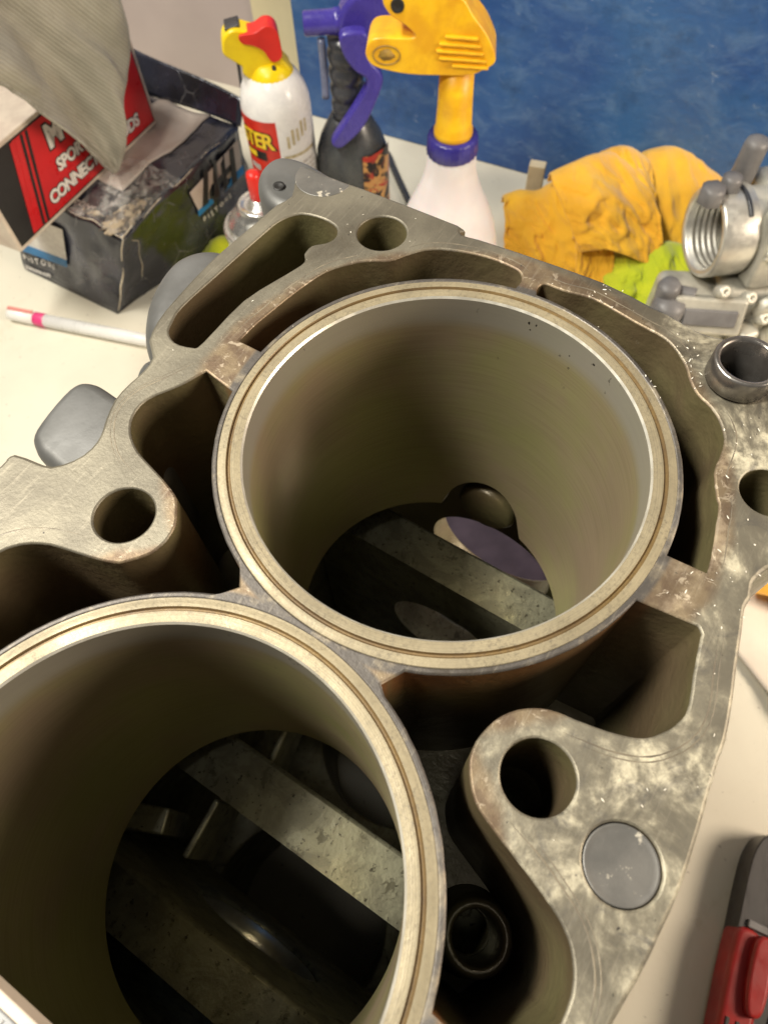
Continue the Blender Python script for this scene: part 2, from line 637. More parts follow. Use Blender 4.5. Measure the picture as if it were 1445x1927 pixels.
# ================================================================== ENGINE BLOCK
OUTLINE = [(126.8, 91.0), (126.7, 84.3), (126.8, 76.9), (126.9, 75.2), (127.2, 70.9), (127.5, 53.4), (127.6, 36.4), (126.8, 33.5), (125.9, 34.7), (125.1, 34.2), (124.6, 33.3), (124.8, 31.5), (125.4, 28.3), (125.9, 23.3), (126.5, 15.7), (127.3, 2.9), (127.8, -10.2), (127.0, -19.0), (126.0, -25.2), (125.9, -28.2), (125.7, -30.5), (124.7, -34.7), (123.8, -39.1), (124.0, -42.9), (124.9, -46.5), (126.4, -50.2), (127.8, -53.5), (128.3, -55.0), (128.2, -56.9), (128.2, -61.3), (127.0, -66.0), (123.2, -69.3), (118.0, -72.0), (111.4, -73.9), (105.0, -76.0), (101.5, -79.6), (98.0, -83.0), (91.8, -85.1), (85.0, -86.0), (79.1, -84.9), (74.0, -83.0), (70.5, -81.2), (68.0, -79.5), (66.4, -78.2), (65.2, -77.1), (63.6, -76.4), (62.1, -76.0), (61.0, -75.7), (60.0, -75.7), (58.4, -76.0), (56.8, -76.4), (55.5, -76.2), (54.0, -76.1), (51.5, -76.6), (48.6, -77.3), (46.1, -77.8), (43.7, -78.3), (41.3, -78.8), (38.9, -79.3), (36.9, -79.8), (34.3, -80.4), (29.7, -81.3), (25.2, -82.0), (23.4, -82.1), (21.1, -82.1), (14.8, -82.6), (7.6, -83.3), (1.6, -83.7), (-3.7, -83.9), (-7.9, -83.8), (-11.8, -83.5), (-16.0, -83.3), (-20.2, -82.9), (-23.6, -82.4), (-27.6, -81.8), (-32.9, -81.2), (-40.0, -80.5), (-51.0, -79.4), (-62.0, -79.0), (-68.7, -80.7), (-74.0, -83.0), (-79.4, -84.9), (-85.0, -86.0), (-91.8, -85.1), (-98.0, -83.0), (-101.5, -79.6), (-105.0, -76.0), (-111.4, -74.1), (-118.0, -72.0), (-123.3, -67.8), (-127.0, -64.0), (-127.0, -64.0), (-127.0, 90.0), (-100.0, 91.0), (-82.5, 90.9), (-60.0, 91.0), (-38.4, 91.6), (-20.0, 92.0), (-10.6, 91.2), (-6.0, 90.3), (-4.3, 90.4), (-4.1, 90.6), (-2.8, 90.6), (-1.6, 89.8), (-0.9, 87.0), (-0.4, 83.6), (0.0, 81.2), (0.8, 79.1), (2.7, 77.3), (4.9, 75.9), (7.3, 75.0), (9.7, 74.7), (11.8, 74.9), (13.8, 75.5), (15.6, 76.4), (17.7, 77.6), (20.7, 79.0), (24.0, 80.2), (27.2, 80.6), (30.3, 80.6), (32.8, 80.4), (35.1, 80.3), (37.7, 80.5), (40.2, 81.4), (42.1, 83.7), (44.1, 86.3), (47.0, 87.8), (50.7, 89.0), (54.7, 89.8), (60.2, 90.4), (68.8, 91.1), (78.7, 91.4), (88.9, 90.9), (98.0, 90.1), (103.4, 89.9), (107.1, 89.6), (110.0, 88.5), (112.7, 88.0), (116.9, 90.0), (120.9, 92.3), (123.8, 92.6), (125.7, 92.3)]
SLOT = [(49.2, 83.4), (48.4, 82.4), (47.7, 81.1), (47.3, 79.6), (47.3, 77.7), (47.8, 75.7), (48.4, 74.1), (48.7, 73.3), (49.2, 73.0), (51.4, 72.8), (56.3, 72.9), (63.0, 73.1), (69.3, 72.9), (74.9, 71.7), (80.3, 70.0), (84.6, 68.6), (87.4, 67.8), (89.3, 67.3), (90.8, 67.2), (92.0, 67.7), (92.8, 68.5), (93.7, 69.2), (95.0, 69.4), (96.4, 69.5), (97.6, 69.2), (98.7, 68.4), (99.7, 67.3), (100.7, 66.3), (101.8, 65.7), (103.0, 65.3), (104.2, 65.3), (105.5, 65.6), (106.8, 66.3), (107.9, 67.4), (108.6, 69.0), (109.0, 71.1), (109.1, 73.2), (108.9, 75.6), (108.4, 78.1), (107.5, 80.3), (106.1, 81.8), (104.3, 83.0), (102.3, 83.9), (100.6, 84.4), (98.8, 84.7), (95.3, 84.9), (88.7, 85.3), (80.4, 85.7), (73.0, 86.0), (67.3, 86.3), (62.6, 86.5), (58.7, 86.5), (55.9, 86.2), (54.0, 85.6), (52.4, 85.0), (51.1, 84.5), (50.1, 84.1)]
JACKET_B = [(56.9, 64.7), (58.7, 64.7), (61.3, 64.7), (64.8, 64.5), (69.7, 63.8), (75.6, 63.0), (80.8, 62.1), (84.7, 61.3), (88.0, 60.5), (90.8, 59.5), (93.3, 58.1), (95.5, 56.5), (97.2, 55.0), (98.6, 53.9), (99.6, 52.8), (100.6, 51.5), (101.8, 49.7), (102.9, 47.7), (104.1, 46.0), (105.5, 44.9), (107.0, 44.0), (108.5, 43.1), (110.1, 42.0), (111.7, 40.8), (113.3, 39.4), (114.6, 37.7), (115.9, 35.6), (117.0, 33.1), (118.1, 29.9), (119.1, 26.3), (119.8, 22.8), (120.1, 19.5), (120.1, 16.5), (119.9, 14.0), (119.7, 12.5), (119.3, 11.6), (118.8, 10.9), (118.0, 10.2), (117.0, 9.7), (116.2, 9.4), (113.0, 9.6), (112.2, 13.4), (111.2, 17.0), (110.0, 20.6), (108.5, 24.1), (106.8, 27.5), (104.8, 30.8), (102.7, 33.9), (100.3, 36.9), (97.8, 39.7), (95.1, 42.4), (92.2, 44.9), (89.1, 47.1), (85.9, 49.2), (82.6, 51.0), (79.1, 52.6), (75.6, 54.0), (72.0, 55.2), (68.3, 56.1), (64.5, 56.7), (60.7, 57.1), (56.9, 57.3)]
JACKET_C = [(115.9, 4.3), (116.4, 4.3), (117.1, 4.3), (117.7, 4.1), (118.2, 3.9), (118.6, 3.4), (118.9, 2.6), (118.9, 1.2), (118.9, -0.5), (119.0, -2.4), (119.4, -4.7), (120.0, -7.3), (120.4, -9.9), (120.2, -12.3), (119.9, -14.7), (119.4, -17.2), (118.9, -20.0), (118.3, -23.0), (117.9, -25.6), (117.6, -27.9), (117.4, -30.0), (117.1, -31.8), (116.7, -33.2), (116.2, -34.4), (115.4, -35.7), (114.2, -37.3), (112.8, -39.0), (111.3, -40.5), (109.7, -41.8), (108.0, -42.8), (106.5, -43.9), (105.3, -44.9), (104.3, -45.9), (103.4, -47.0), (102.6, -48.4), (101.9, -49.9), (101.2, -51.3), (100.3, -52.5), (99.4, -53.5), (98.3, -54.5), (97.1, -55.4), (95.8, -56.3), (94.6, -57.0), (93.8, -57.4), (93.0, -57.6), (92.2, -57.8), (91.2, -58.0), (90.1, -58.1), (88.9, -58.2), (87.4, -58.3), (85.9, -58.3), (84.5, -58.4), (83.5, -58.6), (82.6, -58.8), (81.6, -59.3), (80.1, -59.9), (78.3, -60.8), (76.8, -61.5), (76.1, -62.0), (75.6, -62.4), (74.5, -62.8), (72.5, -63.4), (69.9, -63.9), (67.5, -64.5), (65.3, -65.0), (63.3, -65.4), (61.5, -65.8), (59.8, -66.0), (58.4, -66.2), (57.4, -66.3), (56.9, -57.3), (61.3, -57.1), (65.7, -56.6), (70.0, -55.7), (74.3, -54.5), (78.5, -52.9), (82.5, -51.1), (86.3, -48.9), (90.0, -46.5), (93.5, -43.7), (96.8, -40.7), (99.8, -37.5), (102.6, -34.1), (105.1, -30.4), (107.3, -26.6), (109.2, -22.6), (110.8, -18.4), (112.0, -14.2), (112.9, -9.9), (113.5, -5.5), (113.8, -1.0), (113.7, 3.4)]
JACKET_D = [(0.0, 41.2), (1.1, 41.3), (2.6, 41.5), (4.2, 42.0), (5.7, 42.9), (7.1, 44.0), (8.4, 45.1), (9.3, 45.9), (10.0, 46.7), (10.6, 47.8), (11.2, 49.4), (11.8, 51.2), (12.5, 53.6), (13.3, 56.8), (14.2, 60.5), (15.1, 63.7), (16.2, 66.0), (17.3, 67.8), (18.5, 69.3), (19.8, 70.5), (21.1, 71.5), (22.7, 72.3), (24.4, 72.8), (26.4, 73.0), (28.6, 72.7), (31.2, 71.6), (34.0, 69.9), (36.7, 68.4), (39.5, 67.2), (42.2, 66.3), (44.0, 65.6), (42.4, 55.5), (40.4, 55.0), (38.3, 54.3), (36.3, 53.6), (34.3, 52.8), (32.3, 52.0), (30.4, 51.0), (28.5, 50.0), (26.7, 48.9), (24.9, 47.8), (23.1, 46.6), (21.4, 45.3), (19.7, 43.9), (18.1, 42.5), (16.5, 41.0), (15.0, 39.5), (13.6, 37.9), (12.2, 36.3), (10.8, 34.6), (9.6, 32.9), (8.4, 31.1), (7.2, 29.3), (6.2, 27.4), (5.2, 25.5), (4.3, 23.6), (3.4, 21.6), (4.0, 22.7), (0.0, 19.7), (-4.0, 22.7), (-3.4, 21.6), (-4.3, 23.6), (-5.2, 25.5), (-6.2, 27.4), (-7.2, 29.3), (-8.4, 31.1), (-9.6, 32.9), (-10.8, 34.6), (-12.2, 36.3), (-13.6, 37.9), (-15.0, 39.5), (-16.5, 41.0), (-18.1, 42.5), (-19.7, 43.9), (-21.4, 45.3), (-23.1, 46.6), (-24.9, 47.8), (-26.7, 48.9), (-28.5, 50.0), (-30.4, 51.0), (-32.3, 52.0), (-34.3, 52.8), (-36.3, 53.6), (-38.3, 54.3), (-40.4, 55.0), (-42.4, 55.5), (-44.0, 65.6), (-42.2, 66.3), (-39.5, 67.2), (-36.7, 68.4), (-34.0, 69.9), (-31.2, 71.6), (-28.6, 72.7), (-26.4, 73.0), (-24.4, 72.8), (-22.7, 72.3), (-21.1, 71.5), (-19.8, 70.5), (-18.5, 69.3), (-17.3, 67.8), (-16.2, 66.0), (-15.1, 63.7), (-14.2, 60.5), (-13.3, 56.8), (-12.5, 53.6), (-11.8, 51.2), (-11.2, 49.4), (-10.6, 47.8), (-10.0, 46.7), (-9.3, 45.9), (-8.4, 45.1), (-7.1, 44.0), (-5.7, 42.9), (-4.2, 42.0), (-2.6, 41.5), (-1.1, 41.3)]
JACKET_E = [(43.4, -55.8), (44.7, -68.8), (44.5, -69.2), (44.0, -69.7), (43.4, -70.2), (42.3, -70.4), (41.1, -70.6), (39.6, -70.9), (37.9, -71.2), (36.0, -71.6), (34.2, -71.9), (32.6, -72.3), (31.1, -72.7), (29.6, -73.0), (28.3, -73.3), (27.1, -73.4), (26.0, -73.5), (24.8, -73.3), (23.7, -72.9), (22.6, -72.5), (21.8, -72.1), (21.1, -71.7), (20.3, -71.1), (19.3, -70.4), (18.3, -69.6), (17.3, -68.5), (16.5, -67.2), (15.8, -65.5), (15.2, -63.7), (14.6, -61.7), (14.1, -59.5), (13.7, -57.4), (13.3, -55.4), (13.1, -53.6), (12.8, -51.9), (12.4, -50.4), (11.9, -49.1), (11.2, -47.8), (10.2, -46.3), (8.9, -44.8), (7.5, -43.6), (6.0, -42.6), (4.3, -41.8), (2.6, -41.3), (0.8, -40.9), (-1.0, -40.7), (-2.7, -40.8), (-4.2, -41.1), (-5.6, -41.7), (-6.9, -42.5), (-8.3, -43.5), (-9.6, -44.6), (-10.7, -45.8), (-11.6, -47.2), (-12.3, -48.7), (-12.9, -50.3), (-13.5, -51.8), (-14.1, -53.4), (-14.7, -55.2), (-15.5, -57.4), (-16.3, -59.7), (-17.2, -62.0), (-18.0, -64.0), (-18.8, -65.8), (-19.6, -67.5), (-20.5, -68.9), (-21.5, -70.2), (-22.5, -71.2), (-23.7, -72.1), (-25.0, -72.9), (-26.3, -73.5), (-27.5, -73.9), (-28.6, -74.2), (-29.7, -74.3), (-31.0, -74.4), (-32.1, -74.4), (-33.0, -74.4), (-44.7, -68.8), (-43.4, -55.8), (-41.6, -55.3), (-39.7, -54.8), (-37.9, -54.2), (-36.1, -53.5), (-34.3, -52.8), (-32.6, -52.1), (-30.8, -51.2), (-29.1, -50.3), (-27.5, -49.4), (-25.8, -48.4), (-24.2, -47.3), (-22.7, -46.2), (-21.1, -45.1), (-19.6, -43.9), (-18.2, -42.6), (-16.8, -41.3), (-15.4, -40.0), (-14.1, -38.6), (-12.8, -37.1), (-11.6, -35.6), (-10.5, -34.1), (-9.3, -32.6), (-8.3, -31.0), (-7.3, -29.3), (-6.3, -27.7), (-5.4, -26.0), (-4.6, -24.3), (-3.8, -22.5), (-3.1, -20.7), (-1.5, -18.8), (3.4, -21.5), (4.3, -23.7), (5.3, -25.8), (6.5, -27.9), (7.7, -30.0), (9.0, -32.0), (10.3, -33.9), (11.8, -35.8), (13.3, -37.6), (14.9, -39.4), (16.6, -41.1), (18.3, -42.7), (20.1, -44.3), (22.0, -45.8), (23.9, -47.1), (25.9, -48.5), (28.0, -49.7), (30.0, -50.8), (32.2, -51.9), (34.4, -52.9), (36.6, -53.7), (38.8, -54.5), (41.1, -55.2)]

B1, B2 = (56.5, 0.0), (-56.5, 0.0)
block = empty('engine_block', (-17.08, 48.21, DECK_Z), math.radians(54.526),
              'bare aluminium engine block with two open cylinder bores, standing on the bench', 'engine block')

mirror = lambda P: [(-x, y) for x, y in P]
bolts = [(0, 54.3, 7.3), (112.8, 54.3, 7.5), (-0.4, -54.0, 7.3), (84.5, -71.0, 6.4),
         (-112.8, 54.3, 7.3), (-84.5, -71.0, 6.4), (-113, -53.6, 7.2), (113.0, -53.6, 7.3), (-5.8, -73.5, 7.2)]
holes = [SLOT, JACKET_B, JACKET_C, JACKET_D, JACKET_E, mirror(SLOT), mirror(JACKET_B), mirror(JACKET_C),
         circle(*B1, 55.7, 120), circle(*B2, 55.7, 120)] + [circle(x, y, r, 40) for x, y, r in bolts]
V, F, I, S = prism(OUTLINE, holes, 0, -100, 0.5, bev0=0.95)
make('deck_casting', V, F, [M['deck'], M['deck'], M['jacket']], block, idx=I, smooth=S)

# water jacket floor
V, F, I, S = prism([(-126, -72), (126, -72), (126, 86), (-126, 86)],
                   [circle(*B1, 56.5, 72), circle(*B2, 56.5, 72), circle(-30, -63.5, 6.2, 24)], -92, -97, 0.0)
make('jacket_floor', V, F, M['jacket'], block, smooth=S)


def liner(c):
    prof = [(49.75, -118), (49.75, -40), (49.75, -12), (49.75, -0.6), (50.2, 0.0), (51.25, 0.07), (51.45, 0.10), (52.62, 0.12), (52.95, -0.5), (53.35, -0.5),
            (53.75, 0.12), (54.75, 0.12), (54.95, 0.06), (55.75, 0.03), (55.95, -0.25), (55.95, -30), (53.2, -60), (53.2, -118), ]
    mats = [0, 0, 0, 1, 2, 2, 2, 3, 3, 3, 2, 2, 2, 2, 4, 4, 4, 4]
    V, F, I = lathe(prof, 160, closed=True)
    idx = [mats[i] for i in I]
    V2 = []
    # separate rings at the sharp profile corners so that shading stays crisp
    if c is B1:      # scallop in the far skirt
        V = [(x, y, z + 24 * math.sqrt(max(0, 1 - ((y - 3) / 17) ** 2))) if z < -117 and x > 0 else (x, y, z) for x, y, z in V]
    o = make('cylinder_liner', V, F[:], [M['bore'], M['chamfer'], M['ring'], M['groove'], M['jacket']], block, idx=idx,
             loc=(c[0], c[1], 0))
    bm = bmesh.new()
    bm.from_mesh(o.data)
    for e in bm.edges:
        if len(e.link_faces) == 2 and e.calc_face_angle() > math.radians(22):
            e.smooth = False
    bmesh.ops.recalc_face_normals(bm, faces=bm.faces)
    bm.to_mesh(o.data)
    bm.free()
    return o


liner(B1)
liner(B2)

# crankcase below the jackets: side walls, end wall with the seal opening, bearing webs, the lower half


def sideprism(name, outer, hs, a0, a1, mat, bev=1.0):
    """A plate in the b/z plane, thick along the crank axis (a0 < a1)."""
    V, F, I, S = prism(outer, hs, a1, a0, bev, True)
    V = [(v[2], v[0], v[1]) for v in V]
    return make(name, V, F, mat, block, smooth=S)


sideprism('end_wall', [(-72, -300), (75, -300), (75, -79), (-72, -79)], [circle(0, -192, 34, 64)], 123, 136, M['jacket'])
sideprism('end_wall', [(-72, -300), (75, -300), (75, -79), (-72, -79)], [], -127, -116, M['web'])
for b0, b1 in ((-80, -72.5), (75.5, 83)):
    V, F, I, S = prism([(-127, b0), (129, b0), (129, b1), (-127, b1)], [], -79, -300, 1.0, True)
    make('crankcase_side', V, F, M['web'], block, smooth=S)
for a0, a1 in ((76, 96), (-43, -22), (-98, -79)):
    sideprism('bearing_web', [(-71, -268), (74, -268), (74, -136), (-71, -136)], [circle(0, -201, 30, 56)], a0, a1, M['web'], 1.5)
    if a0 < -70:
        V, F, I = lathe([(30.0, a0 + 2), (30.0, a1 - 2), (27.8, a1 - 2), (27.8, a0 + 2)], 56, closed=True)
        make('bearing_shell', [(v[2], v[0], v[1] - 201) for v in V], F, M['chamfer'], block)
V, F, I, S = prism([(-127, -80), (129, -80), (129, 83), (-127, 83)],
                   [circle(36, 0, 49.75, 72), circle(-77, 0, 49.75, 72)], -300.5, -402, 1.0, True)
make('lower_bank', V, F, M['web'], block, smooth=S)
for ax, bx, zx, la, lb, lz, rr in ((-57, 37, -178, 24, 3, 40, 0.1), (-66, 58, -168, 10, 20, 30, 0.4),
                                   (-12, 30, -172, 22, 3, 34, 0.2), (30, -40, -190, 30, 4, 60, 0.2), (24, 30, -230, 30, 10, 8, 0.3)):
    box('casting_rib', (la, lb, lz), (ax, bx, zx), M['web'], block, (0, 0, rr), 1.2, 2)
# horizontal boss under the far skirt
V, F, I = lathe([(0.1, 107), (11, 107), (13, 109), (13, 116), (10, 116.5), (0.1, 116.5)], 40)
make('skirt_boss', [(v[2], v[0] + 3, v[1] - 117) for v in V], F, M['jacket'], block)

# bolt-hole floors so the bosses read as drilled blind holes
for x, y, r in bolts[:4]:
    V, F, I = lathe([(r * 0.8, -62), (r * 0.8, -45), (r + 0.2, -38)], 32)
    make('bolt_thread', V, F, M['jacket'], block, loc=(x, y, 0))

# hollow dowel standing proud of the deck
V, F, I = lathe([(6.5, -8), (6.5, 6.6), (7.0, 7.4), (7.9, 7.4), (8.25, 6.8), (8.25, 0.9), (7.3, 0.3), (7.3, -8)], 64)
o = make('dowel_sleeve', V, F, M['steel'], block, loc=(113.0, -53.6, 0))
# core plugs
V, F, I = lathe([(0.01, -0.55), (5.6, -0.55), (6.5, -0.5), (6.85, -0.35), (7.0, -0.75), (7.0, -6)], 56)
make('core_plug', V, F, M['plug'], block, loc=(-5.8, -73.5, 0))
cp = [(125.2 + 9.4 * math.cos(a), 84 + 9.4 * math.sin(a)) for a in np.linspace(math.radians(80), math.radians(281), 30)]
V, F = ngon_plate([p for p in cp if p[0] < 126.6], -3, 0.22)
make('core_plug', V, F, M['plug'], block, smooth=False, bevel=0.3)


def boss(name, P, zt, zb, bev, z2=0.0):
    V, F, I, S = prism([tuple(p)[:2] for p in crm(P, 5)], [], zt, zb, bev, True)
    return make(name, V, F, M['cast'], block, smooth=True)


def dome(name, P, zt, zb, steps=6, h=8, inset=7):
    """A rounded casting boss: the outline shrinks as it rises."""
    P = [tuple(p)[:2] for p in crm(P, 5)]
    P = P if area2(P) > 0 else P[::-1]
    rings = [(P, zb)]
    for s in range(steps + 1):
        a = s / steps * math.pi / 2
        rings.append((offset(P, inset * (1 - math.cos(a))), zt - h + h * math.sin(a)))
    n = len(P)
    V = [(x, y, z) for r, z in rings for x, y in r]
    F = []
    for k in range(len(rings) - 1):
        for i in range(n):
            j = (i + 1) % n
            F.append((k * n + i, k * n + j, (k + 1) * n + j, (k + 1) * n + i))
    F.append(tuple((len(rings) - 1) * n + i for i in range(n)))
    return make(name, V, F, M['cast'], block)


dome('mounting_boss', [(8, 112), (13, 117), (30, 119.5), (36, 115), (36, 104), (34, 84), (22, 70), (8, 70), (6, 95), (6.5, 106)], -26, -60, 6, 5, 4)
dome('rounded_boss', [(95, 91), (98, 102), (95, 113), (87, 119), (77, 119), (66, 115), (56, 108), (49, 99), (49, 88), (60, 88.5), (76, 91)], -15, -60, 6, 9, 9)
dome('rounded_boss', [(56, 92), (55, 102), (50, 106), (44, 104), (40, 98), (36, 90), (36, 80), (50, 86)], -24, -60, 6, 7, 7)
dome('corner_bracket', [(112, 86), (110, 94), (113, 102), (120, 108), (127, 109.5), (132, 107), (134, 100), (133, 90), (129, 78), (114, 80)], -3.5, -30, 5, 4, 4)
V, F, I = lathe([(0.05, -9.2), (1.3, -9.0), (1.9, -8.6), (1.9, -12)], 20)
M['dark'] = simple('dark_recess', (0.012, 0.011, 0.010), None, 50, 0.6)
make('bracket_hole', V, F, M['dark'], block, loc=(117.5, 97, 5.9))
# cast tube at the bottom of the lower jacket
V, F, I = lathe([(6.3, -93), (6.3, -63), (6.9, -62), (8.2, -62), (9.0, -63.5), (12, -93)], 40)
make('jacket_tube', V, F, M['jacket'], block, loc=(-30, -63.5, 0))

# thin bead that the gasket pressed round the jacket openings


M['bead'] = simple('gasket_bead_mark', (0.20, 0.17, 0.12), (0.11, 0.092, 0.068), 150, 0.5, 0.2, 0.3, 700)

SOLID = [circle(*B1, 56.5, 40), circle(*B2, 56.5, 40)] + [JACKET_B, JACKET_C, JACKET_D, JACKET_E, SLOT]


def inside(P, x, y):
    c = False
    for i in range(len(P)):
        (x0, y0), (x1, y1) = P[i - 1], P[i]
        if (y0 > y) != (y1 > y) and x < (x1 - x0) * (y - y0) / (y1 - y0) + x0:
            c = not c
    return c


def on_deck(x, y):
    return inside(OUTLINE, x, y) and not any(inside(h, x, y) for h in SOLID) and not any(math.hypot(x - a, y - b) < r + 1.2 for a, b, r in bolts)


def bead(P, d, w=0.42):
    """Print left by the gasket: a thin raised line that follows a jacket edge at distance d."""
    P = [Vector((*p, 0)) for p in clean(P, 1.2)]
    runs, cur = [], []
    for i in range(1, len(P) - 1):
        t = (P[i + 1] - P[i - 1]).normalized()
        nn = Vector((-t.y, t.x, 0))
        if not on_deck(*(P[i] + nn * 1.5)[:2]):
            nn = -nn
        q = P[i] + nn * (d + 0.35 * noise.noise(P[i] * 0.11))
        ok = on_deck(*q[:2]) and on_deck(*(q + nn * 1.4)[:2])
        if ok and (not cur or (q - cur[-1][0]).length < 7):
            cur.append((q, nn))
        else:
            if len(cur) > 4:
                runs.append(cur)
            cur = [(q, nn)] if ok else []
    if len(cur) > 4:
        runs.append(cur)
    for r in runs:
        V, F = [], []
        for k, (q, nn) in enumerate(r):
            ww = w * (0.5 + 0.5 * noise.noise(q * 0.4) + 0.3) * min(1, k / 3, (len(r) - 1 - k) / 3)
            V += [tuple(q - nn * ww / 2 + Vector((0, 0, 0.015))), tuple(q + Vector((0, 0, 0.07))), tuple(q + nn * ww / 2 + Vector((0, 0, 0.015)))]
        for k in range(len(r) - 1):
            for c in range(2):
                a = k * 3 + c
                F.append((a, a + 1, a + 4, a + 3))
        make('gasket_bead', V, F, M['bead'], block)


bead(JACKET_B[:40], 2.6)
bead(JACKET_C[:70], 2.8)
bead(JACKET_D[:32], 4.2)
bead(JACKET_D[:32], 5.1, 0.25)
bead(mirror(JACKET_D[:32]), 4.2)
bead(JACKET_E[1:78], 3.6)
bead(JACKET_E[1:78], 4.6, 0.28)

# white scraps of gasket and scale scattered over the deck and the dowel
V, F = [], []


def fleck(x, y, z, s):
    a = rng.uniform(0, 6.28)
    l, w, h = s * rng.uniform(0.7, 1.9), s * rng.uniform(0.25, 0.5), s * rng.uniform(0.15, 0.35)
    k = len(V)
    for dz in (0, h):
        for i in range(5):
            t = a + i * 2 * math.pi / 5
            f = rng.uniform(0.7, 1.1)
            V.append((x + (math.cos(t - a) * l * math.cos(a) - math.sin(t - a) * w * math.sin(a)) * f,
                      y + (math.cos(t - a) * l * math.sin(a) + math.sin(t - a) * w * math.cos(a)) * f, z + dz))
    F.append(tuple(k + 5 + i for i in range(5)))
    for i in range(5):
        F.append((k + i, k + (i + 1) % 5, k + 5 + (i + 1) % 5, k + 5 + i))


for cx, cy, sp, n, s in ((106, -40, 6.5, 34, 0.42), (116, -12, 9, 16, 0.32), (96, -62, 5, 10, 0.35), (56, -68, 9, 14, 0.36), (20, -74, 14, 9, 0.3),
                         (92, 62, 25, 12, 0.25), (70, -72, 8, 8, 0.4)):
    for _ in range(n * 3):
        x, y = rng.gauss(cx, sp), rng.gauss(cy, sp * 0.7)
        if n and on_deck(x, y):
            fleck(x, y, 0.03, s * rng.uniform(0.4, 1.2))
            n -= 1
fl = make('gasket_scraps', [Vector(v) for v in V], F, M['scrap'], smooth=False)
fl.matrix_world = Matrix.Translation(Vector((-17.08, 48.21, DECK_Z)) * MM) @ Matrix.Rotation(math.radians(54.526), 4, 'Z')
tag(fl, 'tiny white gasket scraps scattered over the block deck', 'scraps', kind='stuff')


# ================================================================== BOTTLES AND CANS
def facing(x, y):
    return math.atan2(-x, y)


def profile_solid(name, P, t, mat, parent, y=0.0, bevel=2.0, n=4, seg=3):
    """A side profile (u, z) given thickness t; rounded edges."""
    P = [tuple(p)[:2] for p in crm(P, n)] if n > 1 else P
    V, F = ngon_plate(P, -t / 2, t / 2)
    V = [(v[0], y - v[2], v[1]) for v in V]
    return make(name, V, F, mat, parent, bevel=bevel, seg=seg)


def turn(name, prof, mat, parent, n=64, cap=(True, True), **kw):
    V, F, I = lathe(prof, n, cap=cap, **kw)
    return make(name, V, F, mat, parent)


def plastic(name, c, c2, rough=0.35, scale=50, **kw):
    return simple(name, c, c2, scale, rough, 0.0, 0.12, 300, **kw)


M['yellow_plastic'] = plastic('grimy_yellow_plastic', (0.86, 0.50, 0.012), (0.72, 0.36, 0.010), 0.38, 60)
M['grime'] = simple('brown_grime', (0.36, 0.22, 0.03), (0.24, 0.14, 0.03), 200, 0.6)
M['violet_plastic'] = plastic('violet_plastic', (0.055, 0.040, 0.30), (0.045, 0.032, 0.25), 0.25)
M['collar_blue'] = plastic('dark_blue_plastic', (0.035, 0.028, 0.24), (0.025, 0.02, 0.17), 0.35)
M['milky'] = plastic('milky_plastic', (0.74, 0.70, 0.70), (0.68, 0.63, 0.63), 0.38, 30, Subsurface_Weight=0.25)
M['black_plastic'] = plastic('dark_bottle_plastic', (0.022, 0.023, 0.027), (0.05, 0.052, 0.058), 0.28, 20)
M['grey_plastic'] = plastic('smoky_bottle_plastic', (0.055, 0.060, 0.062), (0.030, 0.032, 0.036), 0.25, 25)
M['white_can'] = simple('white_enamel_can', (0.80, 0.79, 0.77), (0.72, 0.71, 0.70), 80, 0.25, 0.0, 0.05, 300)
M['red_print'] = simple('red_print', (0.62, 0.030, 0.014), (0.52, 0.022, 0.012), 90, 0.35)
M['white_print'] = simple('white_print', (0.80, 0.77, 0.72), (0.70, 0.66, 0.62), 200, 0.4)
M['black_print'] = simple('black_print', (0.015, 0.013, 0.013), None, 100, 0.4)
M['yellow_print'] = simple('yellow_print', (0.86, 0.62, 0.03), (0.76, 0.50, 0.02), 200, 0.4)
M['gold_print'] = simple('gold_print', (0.42, 0.34, 0.17), (0.55, 0.48, 0.32), 200, 0.45)
M['grey_print'] = simple('grey_print', (0.36, 0.32, 0.30), (0.50, 0.46, 0.43), 400, 0.5)
M['yellow_cap'] = plastic('yellow_cap_plastic', (0.88, 0.66, 0.006), (0.80, 0.56, 0.006), 0.35)
M['red_cap'] = plastic('red_cap_plastic', (0.68, 0.022, 0.014), (0.58, 0.018, 0.012), 0.35)
M['tin'] = simple('bare_tin', (0.72, 0.71, 0.68), (0.60, 0.59, 0.55), 60, 0.25, 0.9, 0.05, 200)

# --- white bottle with the yellow trigger head
X, Y = 72, 520
bt = empty('spray_bottle', (X, Y, 0), facing(X, Y), 'milky white spray bottle with a big yellow trigger head and blue collar', 'spray bottle')
turn('bottle_body', [(43, 0), (46, 2), (47, 8), (47, 95), (46, 104), (42.5, 120), (36, 138), (28.5, 154), (23, 168), (20.8, 178), (20, 188), (19, 194)],
     M['milky'], bt)
V, F, I = lathe([(19.4, 191), (20.2, 192), (19.6, 205), (18.6, 206.5), (14, 206.5)], 72)
for i in range(72):       # knurled grip
    if i % 3 == 0:
        for r in (1, 2):
            x, y, z = V[r * 72 + i]
            V[r * 72 + i] = (x * 1.035, y * 1.035, z)
make('collar', V, F, M['collar_blue'], bt)
turn('neck', [(14.5, 205), (15.4, 206.8), (15.4, 211), (14.2, 213), (13.4, 230), (12.6, 262)], M['yellow_plastic'], bt, 48)
profile_solid('trigger_head', [(-65, 272), (-62, 280), (-55, 283), (-40, 283), (-30, 284), (-37, 291), (-47, 297), (-52, 306), (-46, 315), (-20, 318),
                               (0, 308), (9, 297), (18, 287), (25, 275), (26, 268), (19, 263), (8, 259), (-16, 258.5), (-35, 259), (-51, 261.5), (-61, 265)],
              30, M['yellow_plastic'], bt, bevel=5, seg=4)
